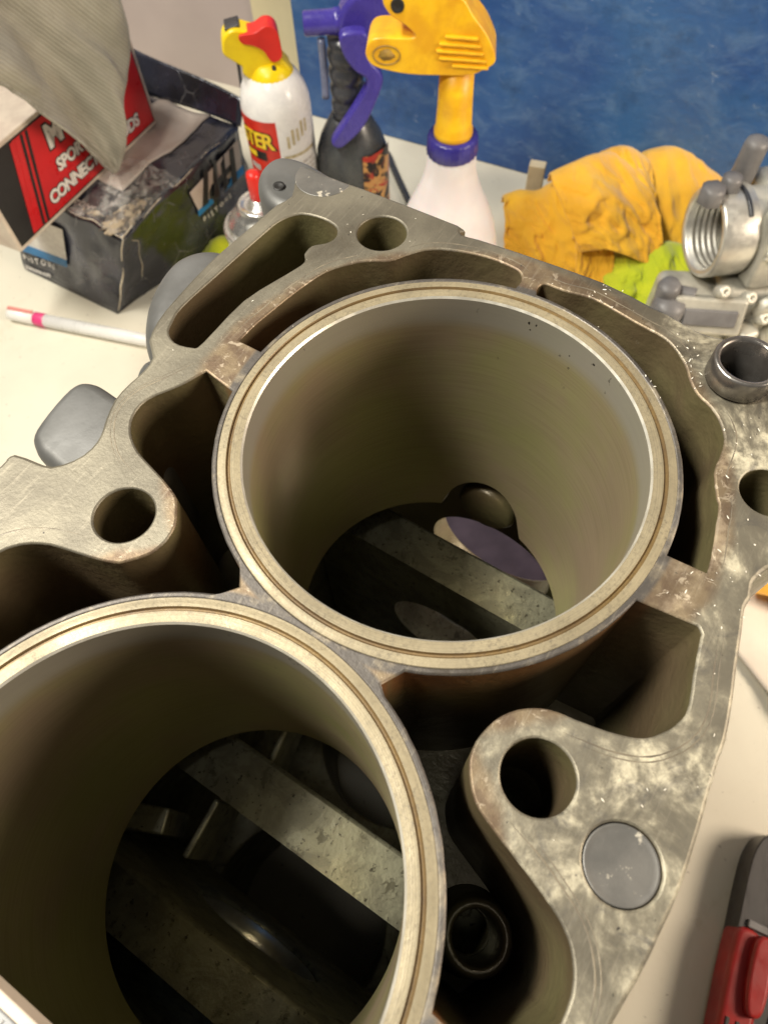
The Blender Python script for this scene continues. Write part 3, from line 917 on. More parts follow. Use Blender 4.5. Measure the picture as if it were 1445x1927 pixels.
for i, z in enumerate((265.5, 270.2, 274.9, 279.6, 284.3)):
    w = (26, 33, 33, 29, 23)[i]
    box('grip_rib', (w, 3, 2.1), (22 - i * 2.2 - w / 2, -15.6, z), M['yellow_plastic'], bt, (0, math.radians(3), 0), 0.9, 2)
V, F, I = lathe([(0, 0), (0, 0)], 4)
ring = [(-50 + 9.5 * math.cos(t), -15.4, 272 + 6.2 * math.sin(t)) for t in np.linspace(0, 2 * math.pi, 20)[:-1]]
tube('emblem_ring', ring, 0.55, M['grime'], bt, 6, True, 2)
V, F = plate([(-50 + 5.5 * math.cos(t) + rng.uniform(-1, 1), 272 + 3.4 * math.sin(t) + rng.uniform(-.8, .8)) for t in np.linspace(0, 2 * math.pi, 14)[:-1]], 15.0, 15.4)
make('emblem', [(v[0], -v[2], v[1]) for v in V], F, M['grime'], bt)
V, F, I = lathe([(0.05, 0), (2.6, 0), (3.2, 0.6), (4.2, 0.6), (4.6, 0)], 32)
make('pivot_eye', [(v[0] - 42, -15.2 - v[2], v[1] + 303) for v in V], F, M['dark'], bt)

# --- penetrating oil can with the yellow actuator
X, Y = -80, 654
ca = empty('aerosol_can', (X, Y, 0), facing(X, Y), 'white and red aerosol can with a yellow and red spray actuator', 'spray can')
turn('can_body', [(31, 0), (33, 2), (33, 160), (32.2, 168), (29.5, 177), (24.5, 186), (20, 191), (18, 193)], M['white_can'], ca, 72)


def wrap(u0, u1, z0, z1, r, n=18, slant=0.0):
    """A printed patch on the can; u is measured as an angle in degrees from the side facing the lens."""
    V, F = [], []
    for i in range(n + 1):
        for j in range(2):
            a = math.radians(u0 + (u1 - u0) * i / n)
            z = z0 + (z1 - z0) * j + slant * i / n
            V.append((r * math.sin(a), -r * math.cos(a), z))
    for i in range(n):
        F.append((2 * i, 2 * i + 2, 2 * i + 3, 2 * i + 1))
    return V, F


def wrap_text(body, size, deg, z, r, mat, parent, off=0.0, shear=0.0, spacing=1.0, rise=0.0, name='lettering'):
    V, F = text_geo(body, size, off, shear, spacing, 0.05)
    out = []
    for x, y, zz in V:
        a = math.radians(deg) + x / r
        out.append(((r + zz) * math.sin(a), -(r + zz) * math.cos(a), z + y + rise * x))
    return make(name, out, F, mat, parent, smooth=False)


V, F = wrap(-100, -6, 40, 161, 33.15)
make('red_label', V, F, M['red_print'], ca)
wrap_text('STER', 21, -80, 135, 33.5, M['black_print'], ca, 1.5, 0.0, 0.80)
wrap_text('STER', 21, -80, 135, 33.8, M['yellow_print'], ca, 0.55, 0.0, 0.80)
V, F = wrap(-75, -30, 122, 131, 33.5)
make('label_strip', V, F, M['black_print'], ca)
V, F = wrap(-72, -50, 123.5, 129.5, 33.7)
make('label_strip', V, F, M['yellow_print'], ca)
V, F = wrap(-72, -48, 109, 115, 33.4)
make('label_strip', V, F, M['grey_print'], ca)
wrap_text('PB', 19, -62, 80, 33.45, M['white_print'], ca, 0.9, 0, 1.0)
for i in range(5):
    V, F = wrap(8 + i * 9, 13 + i * 9, 134 + i * 2.5, 146 + i * 2.5 + (i % 2) * 3, 33.25, 4)
    make('label_stroke', V, F, M['gold_print'], ca)
V, F = wrap(0, 62, 124, 127, 33.25)
make('label_strip', V, F, M['gold_print'], ca)
for i in range(9):
    a = 6.0
    while a < 60:
        w = rng.uniform(4, 12)
        V, F = wrap(a, min(a + w, 62), 115 - i * 5, 116.8 - i * 5, 33.25, 4)
        make('label_line', V, F, M['grey_print'], ca)
        a += w + 2.5
turn('collar', [(22.6, 184), (23.2, 186.5), (18, 195), (14, 199), (11, 200)], M['yellow_cap'], ca, 28)
profile_solid('actuator', [(-38, 216), (-35, 225), (-28, 230), (-20, 230), (-8, 226), (4, 229), (11, 226), (13, 214), (12, 204), (19, 192), (8, 186), (-15, 187), (-24, 194),
                           (-24, 200), (-31, 206), (-37, 211)], 21, M['yellow_cap'], ca, bevel=4)
profile_solid('red_button', [(-21, 227), (-8, 228), (2, 232), (10, 229), (12.5, 219), (12, 206), (3, 203), (-3, 213), (-11, 218), (-20, 221)], 19, M['red_cap'], ca, y=-4, bevel=3)
box('straw_clip', (3.4, 3, 9), (3.5, -14, 196), M['black_plastic'], ca, bevel=0.8)
box('straw_clip', (13, 16, 4), (-26, 2, 229.5), M['black_plastic'], ca, (0, math.radians(-8), 0), bevel=1)
tube('straw', [(-27, 10, 200), (-30, 12, 150), (-33, 12, 60)], 1.6, M['black_plastic'], ca, 8)

# --- dark bottle with the violet trigger head
X, Y = -11, 655
bk = empty('spray_bottle', (X, Y, 0), facing(X, Y), 'dark grey spray bottle with a violet nozzle and long curved trigger', 'spray bottle')
turn('bottle_body', [(33, 0), (36, 2), (36.5, 10), (36.5, 98), (35, 112), (30, 126), (23, 138), (17.5, 147)], M['grey_plastic'], bk, 64, sx=1.0, sy=0.8)
prof = [(17.5, 146)]
for i in range(4):
    z = 149 + i * 15
    prof += [(15.5, z), (16.3, z + 4), (16.3, z + 9), (14.6, z + 11), (14.6, z + 13.5)]
turn('ribbed_neck', prof + [(15, 214)], M['black_plastic'], bk, 48)


def mat_flame_label():
    k = NT('flame_label_print')
    c = k.mix(k.ramp(k.noise(40, 4, dist=1.5), 0.47, 0.53), (0.015, 0.012, 0.012), (0.45, 0.24, 0.08))
    c = k.mix(k.ramp(k.noise(30, 3, dist=1.0), 0.56, 0.60), c, (0.35, 0.03, 0.02))
    k.set('Base Color', c)
    k.set('Roughness', 0.35)
    return k.m


V, F = wrap(15, 88, 18, 118, 36.9)
make('label', [(v[0], v[1] * 0.8, v[2]) for v in V], F, mat_flame_label(), bk)
V, F, I = lathe([(0.1, -34), (8.4, -34), (9.4, -33), (9.6, -8), (10.4, -7.5), (10.4, -2), (8, 2)], 40)
make('nozzle', [(v[2], v[0], v[1] + 226) for v in V], F, M['violet_plastic'], bk)
profile_solid('trigger_body', [(-4, 216), (-3, 234), (6, 246), (20, 254), (40, 254), (48, 244), (46, 230), (38, 219), (22, 213), (8, 212)], 24, M['violet_plastic'], bk, bevel=5, seg=4)
profile_solid('trigger', [(-3, 220), (-1.5, 203), (7, 190), (18, 179.5), (6, 159), (-17, 129), (-19, 121), (-13, 118), (-6, 121), (13, 138), (27, 163), (33, 179), (30, 188),
                          (19, 202), (20, 220)], 13, M['violet_plastic'], bk, y=0, bevel=3)
trg = bpy.data.objects['trigger']
trg.location = (0, -0.023, 0.0125)
trg.scale = (0.966, 1, 0.985)
tube('dip_tube', [(-20, -6, 216), (-20, -6, 190), (-21, -6, 165)], 3.4, plastic('clear_tube', (0.16, 0.18, 0.28), (0.10, 0.12, 0.20), 0.2), bk, 12)

# --- small tin with the red button
X, Y = -90, 508
tn = empty('aerosol_can', (X, Y, 0), facing(X, Y), 'short bare metal aerosol can with a small red button, beside the black carton', 'spray can')
turn('can_body', [(31, 0), (33, 2), (33, 136)], M['white_can'], tn, 64)
turn('can_top', [(33, 135.8), (34.4, 138), (34.4, 143), (32.4, 145), (31, 143), (28, 150), (22, 157), (18, 160), (18.4, 163), (17, 164.5), (14.5, 162), (9, 161), (7, 167), (4, 168)],
     M['tin'], tn, 64)
turn('red_button', [(5.6, 167), (6, 169), (5.8, 188), (5.0, 191), (2, 192)], M['red_cap'], tn, 32)

# ================================================================== CARTONS


def mat_black_card():
    k = NT('scuffed_sheen_black_card')
    c = k.mix(k.ramp(k.noise(18, 5), 0.40, 0.70), (0.010, 0.010, 0.012), (0.026, 0.027, 0.040))
    vo = k.n('ShaderNodeTexVoronoi', feature='DISTANCE_TO_EDGE')
    vo.inputs['Scale'].default_value = 26
    mixv = k.n('ShaderNodeVectorMath', operation='ADD')
    nz = k.n('ShaderNodeTexNoise')
    nz.inputs['Scale'].default_value = 22
    k.link(k.co.outputs['Object'], nz.inputs['Vector'])
    sc_ = k.n('ShaderNodeVectorMath', operation='SCALE')
    sc_.inputs['Scale'].default_value = 0.03
    k.link(nz.outputs['Color'], sc_.inputs[0])
    k.link(k.co.outputs['Object'], mixv.inputs[0])
    k.link(sc_.outputs[0], mixv.inputs[1])
    k.link(mixv.outputs[0], vo.inputs['Vector'])
    line = k.math('MULTIPLY', k.ramp(vo.outputs['Distance'], 0.022, 0.003), k.ramp(k.noise(30, 5), 0.48, 0.62))
    c = k.mix(k.math('MULTIPLY', line, 0.35), c, (0.36, 0.33, 0.30))
    c = k.mix(k.ramp(k.noise(75, 7, 0.75), 0.62, 0.74, 0, 0.7), c, (0.34, 0.31, 0.29))
    c = k.mix(k.ramp(k.noise(11, 5, 0.6, dist=0.4), 0.50, 0.70, 0, 0.6), c, (0.07, 0.074, 0.125))  # bluish patches paint the gloss reflection into the card colour
    k.set('Base Color', c)
    k.set('Roughness', k.ramp(k.noise(40, 4), 0.3, 0.7, 0.14, 0.34))
    k.set('Specular IOR Level', 0.8)
    k.set('Coat Weight', 0.4)
    k.set('Coat Roughness', 0.2)
    k.set('Coat Tint', (0.75, 0.80, 1.0, 1.0))
    k.bump(k.math('ADD', k.noise(38, 4, dist=0.6), k.math('MULTIPLY', line, 0.4)), 0.4, 0.003)
    return k.m


M['black_card'] = mat_black_card()
M['card_core'] = simple('torn_card_fibre', (0.60, 0.50, 0.36), (0.74, 0.66, 0.52), 200, 0.8, 0, 0.5, 500)
M['pale_paper'] = simple('pale_insert_paper', (0.52, 0.45, 0.40), (0.44, 0.36, 0.31), 25, 0.6, 0, 0.2, 80)
M['blue_print'] = simple('sky_blue_print', (0.015, 0.21, 0.50), (0.012, 0.17, 0.42), 90, 0.4)
M['red_card'] = simple('red_gloss_card', (0.60, 0.016, 0.020), (0.50, 0.012, 0.016), 30, 0.32)
M['cream_card'] = simple('cream_card_edge', (0.66, 0.57, 0.47), (0.56, 0.47, 0.39), 60, 0.7)

TF = Vector((-236, 562, 0))
rv = Vector((0.557, 0.830, 0)).normalized()
lv = Vector((-rv.y, rv.x, 0))
LR, LL, HZ = 188.0, 168.0, 98.0
crt = empty('carton', TF, math.atan2(rv.y, rv.x), 'crumpled black piston carton with torn corners and a blue and white logo', 'carton')
# local frame: x runs back along the right-hand side (r), y runs left along the front face (l)


def crumple(p, amp=1.0):
    x, y, z = p
    # the front corner has been crushed: the foot of the front face kicks out to the left
    kick = max(0.0, 1 - z / HZ)
    cx = x - 26 * kick * math.exp(-(x / 60) ** 2) * 1.0
    cy = y + 30 * kick * math.exp(-((x / 70) ** 2)) * math.exp(-(y / 90) ** 2)
    q = Vector((x, y, z)) * 0.02
    d = noise.noise_vector(q) * 5.0 * amp + noise.noise_vector(q * 2.7) * 2.2 * amp
    dent = 9 * math.exp(-((x - 4) ** 2 + (y - 8) ** 2) / 700) * math.exp(-((z - HZ) / 22) ** 2)
    return Vector((cx, cy, z - dent)) + d * (0.35 + 0.65 * min(1, abs(z) / 30)) * (0.0 if z <= 0.01 else 1.0) + (Vector((0, 0, 0)))


def sheet(name, fn, nu, nv, mat, parent, thick=0.0):
    V = [fn(i / nu, j / nv) for i in range(nu + 1) for j in range(nv + 1)]
    F = [(i * (nv + 1) + j, (i + 1) * (nv + 1) + j, (i + 1) * (nv + 1) + j + 1, i * (nv + 1) + j + 1) for i in range(nu) for j in range(nv)]
    o = make(name, V, F, mat, parent)
    if thick:
        s = o.modifiers.new('thick', 'SOLIDIFY')
        s.thickness = thick * MM
        s.offset = 0
    return o


sheet('front_panel', lambda u, v: crumple((0, LL * (1 - u), HZ * v)), 30, 20, M['black_card'], crt, 1.2)
sheet('side_panel', lambda u, v: crumple((LR * u, 0, HZ * v)), 34, 20, M['black_card'], crt, 1.2)
sheet('back_panel', lambda u, v: crumple((LR, LL * u, HZ * v)), 20, 12, M['black_card'], crt, 1.2)
sheet('left_panel', lambda u, v: crumple((LR * (1 - u), LL, HZ * v)), 20, 12, M['black_card'], crt, 1.2)
sheet('lid', lambda u, v: crumple((LR * u, LL * v, HZ)), 34, 30, M['black_card'], crt, 1.2)
sheet('rear_flap', lambda u, v: Vector((LR + 14 * v + 2 * math.sin(u * 6), LL * u - 3, HZ + 2 + 40 * v * (0.55 + 0.45 * u))), 20, 8, M['black_card'], crt, 1.2)
sheet('insert_sheet', lambda u, v: crumple((48 + 140 * u, 40 - 4 * u + 74 * v, HZ)) + Vector((0, 0, 1.6)), 20, 12, M['pale_paper'], crt, 0.6)
# torn cardboard along the crushed edges


def torn(pts, r):
    P = []
    for i in range(len(pts) - 1):
        a, b = Vector(pts[i]), Vector(pts[i + 1])
        for k in range(6):
            p = a + (b - a) * k / 6
            P.append(crumple(p) + Vector((rng.uniform(-1, 1), rng.uniform(-1, 1), rng.uniform(-0.8, 1.2))) * r * 0.8)
    P.append(crumple(Vector(pts[-1])))
    tube('torn_edge', P, [r * rng.uniform(0.5, 1.3) for _ in P], M['card_core'], crt, 6, False, 2)


torn([(0, 0, 4), (0, 0, HZ)], 0.7)
torn([(0, 0, HZ), (0, 74, HZ)], 0.5)
torn([(0, 2, HZ), (30, 6, HZ + 1), (22, 20, HZ + 1), (8, 10, HZ + 1)], 1.0)
torn([(2, 0, HZ), (24, -1, 74), (30, -1, 24)], 0.45)
torn([(28, 0, HZ), (LR, 0, HZ)], 0.4)


def ragged(n, r0, c, jit, sx=1.0, sy=1.0):
    return [(c[0] + sx * r0 * rng.uniform(1 - jit, 1 + jit) * math.cos(2 * math.pi * i / n), c[1] + sy * r0 * rng.uniform(1 - jit, 1 + jit) * math.sin(2 * math.pi * i / n)) for i in range(n)]


M['torn'] = simple('torn_brown_card', (0.42, 0.34, 0.23), (0.10, 0.08, 0.065), 110, 0.85, 0, 0.9, 220, 0.42, 0.58)
for c, r0, sx, sy in (((18, 18), 17, 1.25, 0.8), ((34, 10), 10, 1.6, 0.5), ((8, 44), 7, 0.6, 1.5)):
    V, F = plate(ragged(34, r0, c, 0.35, sx, sy), 0, 0.8)
    make('torn_patch', [crumple((v[0], v[1], HZ)) + Vector((0, 0, 1.0 + v[2] + 2.2 * max(0, noise.noise(Vector((v[0], v[1], 0)) * 0.2)))) for v in V], F, M['torn'], crt, smooth=False)


k = NT('clear_film')
k.set('Base Color', (0.85, 0.82, 0.76))
k.set('Roughness', 0.12)
k.set('Alpha', k.ramp(k.noise(60, 6, 0.7, dist=0.8), 0.42, 0.74, 0.03, 0.32))
k.bump(k.noise(45, 5, 0.65, dist=1.0), 0.9, 0.006)
sheet('plastic_film', lambda u, v: crumple((-3 + 92 * u, -3 + 66 * v, HZ)) + Vector((0, 0, 3 + 7 * abs(noise.noise(Vector((u * 5, v * 5, 1.0)))) + 4 * abs(noise.noise(Vector((u * 12, v * 12, 4.0)))))),
      46, 38, k.m, crt, 0.2)

# printed logo on the right-hand side and on the front face
def side_art(P, mat, name, d=0.9, shift=0.0):
    V, F = plate(P, 0, 0.3)
    make(name, [crumple((v[0], 0, v[1])) + Vector((0, -d - v[2] - shift, 0)) for v in V], F, mat, crt, smooth=False)


side_art([(102, 54), (178, 60), (184, 88), (98, 80)], M['pale_paper'], 'logo_panel', 2.6)
side_art([(100, 47), (178, 53), (180, 60), (101, 54)], M['blue_print'], 'logo_stripe', 2.8)
for a in (108, 124, 140, 156):
    side_art([(a, 54), (a + 8, 54.5), (a + 20, 86), (a + 13, 86)], M['black_print'], 'logo_bar', 3.1)
side_art([(126, 62), (166, 66), (170, 72), (128, 68)], M['black_print'], 'logo_bar', 3.1)


def card_text(body, size, fn, mat, name='lettering', **kw):
    V, F = text_geo(body, size, extrude=0.1, **kw)
    make(name, [fn(v) for v in V], F, mat, crt, smooth=False)


card_text('PISTONS', 7, lambda v: crumple((104 + v[0], 0, 39 + v[1] + 0.08 * v[0])) + Vector((0, -2.8 - v[2], 0)), M['white_print'], spacing=1.9, off=0.1)
# front face: x along the face to the right is -y in the carton's frame
front = lambda y0, z0, rise=0.0, d=3.0: (lambda v: crumple((0, y0 - v[0], z0 + v[1] + rise * v[0])) + Vector((-d - v[2], 0, 0)))


def front_art(P, mat, name, d=2.6):
    V, F = plate(P, 0, 0.3)
    make(name, [crumple((0, v[0], v[1])) + Vector((-d - v[2], 0, 0)) for v in V][:], [f[::-1] for f in F], mat, crt, smooth=False)


front_art([(160, 40), (84, 40), (80, 74), (160, 74)], M['white_print'], 'logo_panel')
front_art([(162, 31), (85, 31), (84, 40), (162, 40)], M['blue_print'], 'logo_stripe', 2.9)
card_text('PISTONS', 9, front(163, 20), M['white_print'], spacing=1.65, off=0.15)
card_text('pistons.com', 8.5, front(163, 7), M['white_print'], off=0.15)
card_text('PISTONS', 9, lambda v: crumple((10 + v[1], 84 - v[0], HZ)) + Vector((0, 0, 1.6 + v[2])), M['pale_paper'], spacing=1.1, off=0.12)

# --- red connecting rod box standing on the carton
RA = Vector((-328, 541, 99.5))
tv = Vector((0.4899, 0.8718, 0)).normalized()
nv = Vector((tv.y, -tv.x, 0))
rb = empty('rod_box', RA, math.atan2(tv.y, tv.x), 'red and black connecting rod box standing on the crumpled black carton', 'box')
LW, LT, LH = 222.0, 62.0, 88.0
# local: x along the face, -y towards the viewer, z up
V = [(0, 0, 0), (LW, 0, 0), (LW, LT, 0), (0, LT, 0), (0, 0, LH), (LW, 0, LH), (LW, LT, LH), (0, LT, LH)]
F = [(0, 3, 2, 1), (4, 5, 6, 7), (0, 1, 5, 4), (1, 2, 6, 5), (2, 3, 7, 6), (3, 0, 4, 7)]
make('box_body', V, F, M['cream_card'], rb, bevel=1.2)


def red_art(P, mat, name, d):
    V, F = plate(P, 0, 0.25)
    make(name, [(v[0], -d - v[2], v[1]) for v in V], F, mat, rb, smooth=False)


red_art([(4, 4), (LW - 4, 4), (LW - 4, LH - 4), (4, LH - 4)], M['black_print'], 'printed_border', 0.15)
red_art([(24, 5.5), (LW - 5.5, 5.5), (LW - 5.5, LH - 5.5), (48, LH - 5.5)], M['red_card'], 'red_panel', 0.45)
for a in (10, 16.5, 23, 29.5):
    red_art([(a + 12, 6), (a + 15.5, 6), (a + 38, LH - 6), (a + 34.5, LH - 6)], M['black_print'] if a > 22 else M['red_card'], 'stripe', 0.75)


def red_text(body, size, x, z, **kw):
    for off, mat, d in ((0.105 * size, M['black_print'], 0.75), (0.042 * size, M['white_print'], 1.05)):
        V, F = text_geo(body, size, off, 0.12, extrude=0.1, **kw)
        make('lettering', [(x + v[0], -d - v[2], z + v[1]) for v in V], F, mat, rb, smooth=False)


red_text('M', 27, 80, 56)
red_text('SPORT', 15, 79, 34, spacing=0.98)
red_text('CONNECTING RODS', 15.5, 55, 14, spacing=0.93)

# --- grey shop towel hanging over the box, its corner pointing down
M['towel'] = None


def mat_towel():
    k = NT('grey_twill_towel')
    wv = k.n('ShaderNodeTexWave', wave_type='BANDS', bands_direction='DIAGONAL')
    wv.inputs['Scale'].default_value = 120
    wv.inputs['Distortion'].default_value = 1.2
    wv.inputs['Detail'].default_value = 2
    k.link(k.co.outputs['Object'], wv.inputs['Vector'])
    c = k.mix(k.ramp(k.noise(18, 5, 0.6), 0.35, 0.66), (0.42, 0.40, 0.33), (0.31, 0.295, 0.24))
    c = k.mix(k.math('MULTIPLY', wv.outputs['Fac'], 0.4), c, (0.20, 0.19, 0.155))
    c = k.mix(k.ramp(k.noise(40, 6, 0.7), 0.62, 0.76, 0, 0.6), c, (0.11, 0.10, 0.085))
    k.set('Base Color', c)
    k.set('Roughness', 0.9)
    k.set('Sheen Weight', 0.2)
    k.bump(k.math('ADD', wv.outputs['Fac'], k.noise(700, 3)), 0.5, 0.0006)
    return k.m


M['towel'] = mat_towel()
# outline of the hanging corner in the plane of the box face (along the face, height above the bench)
hem = crm([(-120, 330, 0), (-40, 290, 0), (30, 250, 0), (50, 228, 0), (63, 208, 0), (91, 162, 0), (112, 126, 0), (126, 106, 0)], 6, False)
edge = crm([(-40, 400, 0), (60, 390, 0), (160, 350, 0), (206, 290, 0), (213, 235, 0), (210, 203, 0), (190, 180, 0), (166, 150, 0), (146, 120, 0), (131, 105, 0)], 5, False)


def towel(u, v):
    a = hem[min(int(u * (len(hem) - 1)), len(hem) - 2)].lerp(hem[min(int(u * (len(hem) - 1)) + 1, len(hem) - 1)], u * (len(hem) - 1) % 1)
    b = edge[min(int(u * (len(edge) - 1)), len(edge) - 2)].lerp(edge[min(int(u * (len(edge) - 1)) + 1, len(edge) - 1)], u * (len(edge) - 1) % 1)
    p = a.lerp(b, v)
    w = (b - a).length
    amp = min(1.0, w / 90)
    d = 18 + 19 * amp * math.sin(v * 8.5 + u * 2.2 + 0.6) + 5 * amp * math.sin(v * 19 + 1.3 - u * 6)
    d += 6 * amp * (1 - abs(noise.noise(Vector((u * 3 + 4, v * 7 - u * 3, 8.1)))) * 2)
    d += 5 * noise.noise(Vector((u * 5, v * 5, 3.3))) + 1.8 * noise.noise(Vector((u * 16, v * 13, 1.3)))
    d += 9 * (v ** 6) * -1 + 5 * math.sin(math.pi * v) * (1 - u)
    d = max(d, 2.2)
    return RA + tv * p.x + nv * d + Vector((0, 0, p.y - RA.z))


tw = sheet('shop_towel', towel, 90, 60, M['towel'], None, 1.6)
M['hem'] = simple('towel_hem', (0.36, 0.345, 0.30), (0.26, 0.25, 0.21), 300, 0.9, 0, 0.5, 900)
tube('hem', [towel(0.3 + 0.7 * i / 26, 0.012) for i in range(27)], 1.7, M['hem'], tw, 8, False, 2)
tube('hem', [towel(0.45 + 0.55 * i / 26, 0.99) for i in range(27)], 1.5, M['hem'], tw, 8, False, 2)
tag(tw, 'grey twill shop towel hanging down over the red rod box', 'towel')

# ================================================================== RAGS (a small cloth solver so that the folds are real)
def drape(n, size, centre, height, balls, squeeze=0.8, rot=0.0, seed=1, steps=150, floor=1.2, fold=None):
    r = np.random.default_rng(seed)
    g = np.linspace(-0.5, 0.5, n)
    uu, vv = np.meshgrid(g, g, indexing='ij')
    L0 = size / (n - 1)
    x = uu * size * squeeze
    y = vv * size * squeeze
    z = height + 14 * np.sin(uu * 17 + r.uniform(0, 6)) * np.cos(vv * 13 + r.uniform(0, 6)) + 9 * np.sin((uu + vv) * 25 + r.uniform(0, 6)) + r.normal(0, 1.0, uu.shape)
    if fold is not None:
        z = z + fold(uu, vv)
    c, s = math.cos(rot), math.sin(rot)
    P = np.stack([c * x - s * y + centre[0], s * x + c * y + centre[1], z], -1)
    Q = P.copy()
    sets = []
    for di, dj, k in ((1, 0, 1.0), (0, 1, 1.0), (1, 1, 1.4142), (1, -1, 1.4142), (2, 0, 2.0), (0, 2, 2.0)):
        stiff = 1.0 if abs(di) + abs(dj) == 1 else (0.35 if k < 1.9 else 0.10)
        for par in range(2 * max(abs(di), abs(dj))):
            I, J = np.meshgrid(np.arange(n), np.arange(n), indexing='ij')
            key = I if di else J
            m = max(abs(di), abs(dj))
            ok = ((key // m) % 2 == par % 2) & (key % m == par // 2 % m) if m > 1 else (key % 2 == par)
            ok &= (I + di < n) & (J + dj < n) & (J + dj >= 0)
            i0 = (I[ok], J[ok])
            i1 = (I[ok] + di, J[ok] + dj)
            sets.append((i0, i1, L0 * k, stiff))
    for st in range(steps):
        vel = (P - Q) * 0.95
        vel = np.clip(vel, -6, 6)
        Q = P.copy()
        P = P + vel
        P[..., 2] -= 0.5
        for _ in range(12):
            for i0, i1, L, k in sets:
                d = P[i1] - P[i0]
                l = np.sqrt((d * d).sum(-1, keepdims=True)) + 1e-9
                cor = d * (1 - L / l) * 0.5 * k
                if L > L0 * 1.9:      # bending only resists folding flat
                    cor = np.where(l < L * 0.8, d * (1 - 0.8 * L / l) * 0.5 * k, 0)
                P[i0] += cor
                P[i1] -= cor
            for bx, by, bz, br in balls:
                d = P - np.array([bx, by, bz])
                l = np.sqrt((d * d).sum(-1, keepdims=True)) + 1e-9
                P = np.where(l < br, np.array([bx, by, bz]) + d / l * br, P)
            low = P[..., 2] < floor
            P[..., 2] = np.where(low, floor, P[..., 2])
        Q[low] = Q[low] * 0.3 + P[low] * 0.7
    return P


def rag(name, P, mat, label, cat, thick=1.8):
    n = P.shape[0]
    V = [tuple(p) for p in P.reshape(-1, 3)]
    F = [(i * n + j, (i + 1) * n + j, (i + 1) * n + j + 1, i * n + j + 1) for i in range(n - 1) for j in range(n - 1)]
    o = make(name, V, F, mat)
    s = o.modifiers.new('thick', 'SOLIDIFY')
    s.thickness = thick * MM
    s.offset = 1
    q = o.modifiers.new('sub', 'SUBSURF')
    q.levels = q.render_levels = 1
    return tag(o, label, cat)


def mat_rag(name, c1, c2, dirt):
    k = NT(name)
    c = k.mix(k.ramp(k.noise(22, 5, 0.6), 0.35, 0.65), c1, c2)
    c = k.mix(k.ramp(k.noise(30, 5, 0.65), 0.58, 0.78, 0, 0.55), c, dirt)
    k.set('Base Color', c)
    k.set('Roughness', 0.95)
    k.set('Sheen Weight', 0.3)
    k.bump(k.math('ADD', k.noise(900, 3), k.noise(260, 4)), 0.55, 0.0012)
    return k.m


M['amber'] = mat_rag('amber_microfibre', (0.84, 0.46, 0.024), (0.77, 0.385, 0.02), (0.46, 0.23, 0.02))
M['lime'] = mat_rag('lime_microfibre', (0.56, 0.60, 0.016), (0.42, 0.50, 0.014), (0.24, 0.28, 0.02))



def fold(parent, top, bot, bulge, seed, mat, name='fold', wav=(0.0, 3.0), roll=26, rough=1.0):
    """One fold of a crumpled rag: a thick sheet between an upper ridge and a lower hem, rolled over at the ridge."""
    T, B = crm(top, 6, False), crm(bot, 6, False)

    def pick(L, u):
        f = u * (len(L) - 1)
        i = min(int(f), len(L) - 2)
        return L[i].lerp(L[i + 1], f - i)

    def fn(u, v):
        a, b = pick(T, u), pick(B, u)
        k = (v - 0.18) / 0.82
        if k < 0:
            w = -k / 0.22
            p = a + Vector((0.15, 1.0, 0)) * roll * (math.sin(w * 1.5)) + Vector((0, 0, -roll * 0.9 * (1 - math.cos(w * 1.5))))
        else:
            p = a.lerp(b, k) + Vector((0, -1, 0.35)) * bulge * math.sin(math.pi * min(1, k * 0.93 + 0.04))
        q = Vector((u * 3.1 + seed, v * 2.7, seed * 1.7))
        d = 7.5 * noise.noise(q) + 3.4 * noise.noise(q * 2.3) + 1.5 * noise.noise(q * 5.1)
        rid = 1 - abs(noise.noise(q * 1.6 + Vector((9, 3, 0)))) * 2
        c1 = max(0.0, 1 - 7 * abs(noise.noise(q * 1.9 + Vector((2, 7, 1)))))
        c2 = max(0.0, 1 - 9 * abs(noise.noise(q * 3.1 + Vector((6, 1, 4)))))
        d += 4.0 * rid * rid + 3.6 * c1 + 1.8 * c2 + wav[0] * math.sin(u * wav[1] * 6.28 + v * 3 + seed)
        d *= rough * (0.35 + 0.65 * math.sin(math.pi * min(max(v, 0.02), 0.98)) ** 0.5)
        p = p + Vector((0.1, -0.8, 0.45)) * d
        p.z = max(p.z, 1.5)
        return p
    o = sheet(name, fn, 44, 40, mat, parent, 2.4)
    o.modifiers['thick'].offset = 0
    q = o.modifiers.new('sub', 'SUBSURF')
    q.levels = q.render_levels = 1
    return o


ar = empty('shop_rag', (0, 0, 0), 0, 'crumpled amber microfibre rag heaped in front of the blue board', 'rag')
fold(ar, [(284, 640, 71), (300, 655, 78), (335, 665, 76), (362, 660, 66), (392, 648, 50)],
     [(278, 560, 10), (300, 555, 4), (322, 560, 4), (345, 570, 6), (372, 590, 8)], 26, 3.1, M['amber'], roll=40)
fold(ar, [(149, 652, 40), (168, 645, 50), (183, 635, 56), (196, 622, 76), (212, 612, 70)],
     [(146, 600, 22), (169, 586, 12), (191, 572, 5), (219, 562, 3), (247, 548, 3)], 12, 8.3, M['amber'], wav=(4, 1.6))
fold(ar, [(208, 562, 60), (222, 566, 60), (236, 562, 58), (247, 556, 54)],
     [(212, 538, 8), (224, 533, 5), (236, 530, 5), (250, 530, 8)], 8, 5.2, M['amber'], roll=14, rough=0.5)
fold(ar, [(232, 640, 86), (250, 640, 96), (270, 640, 98), (296, 640, 82)],
     [(230, 585, 60), (250, 580, 60), (275, 580, 55), (296, 585, 50)], 8, 2.2, M['amber'])
fold(ar, [(183, 600, 101), (204, 610, 104), (230, 622, 104), (254, 628, 99), (280, 612, 90)],
     [(209, 547, 58), (231, 540, 66), (255, 535, 60), (277, 534, 50), (295, 541, 50)], 15, 11.4, M['amber'], wav=(1.5, 1.2))
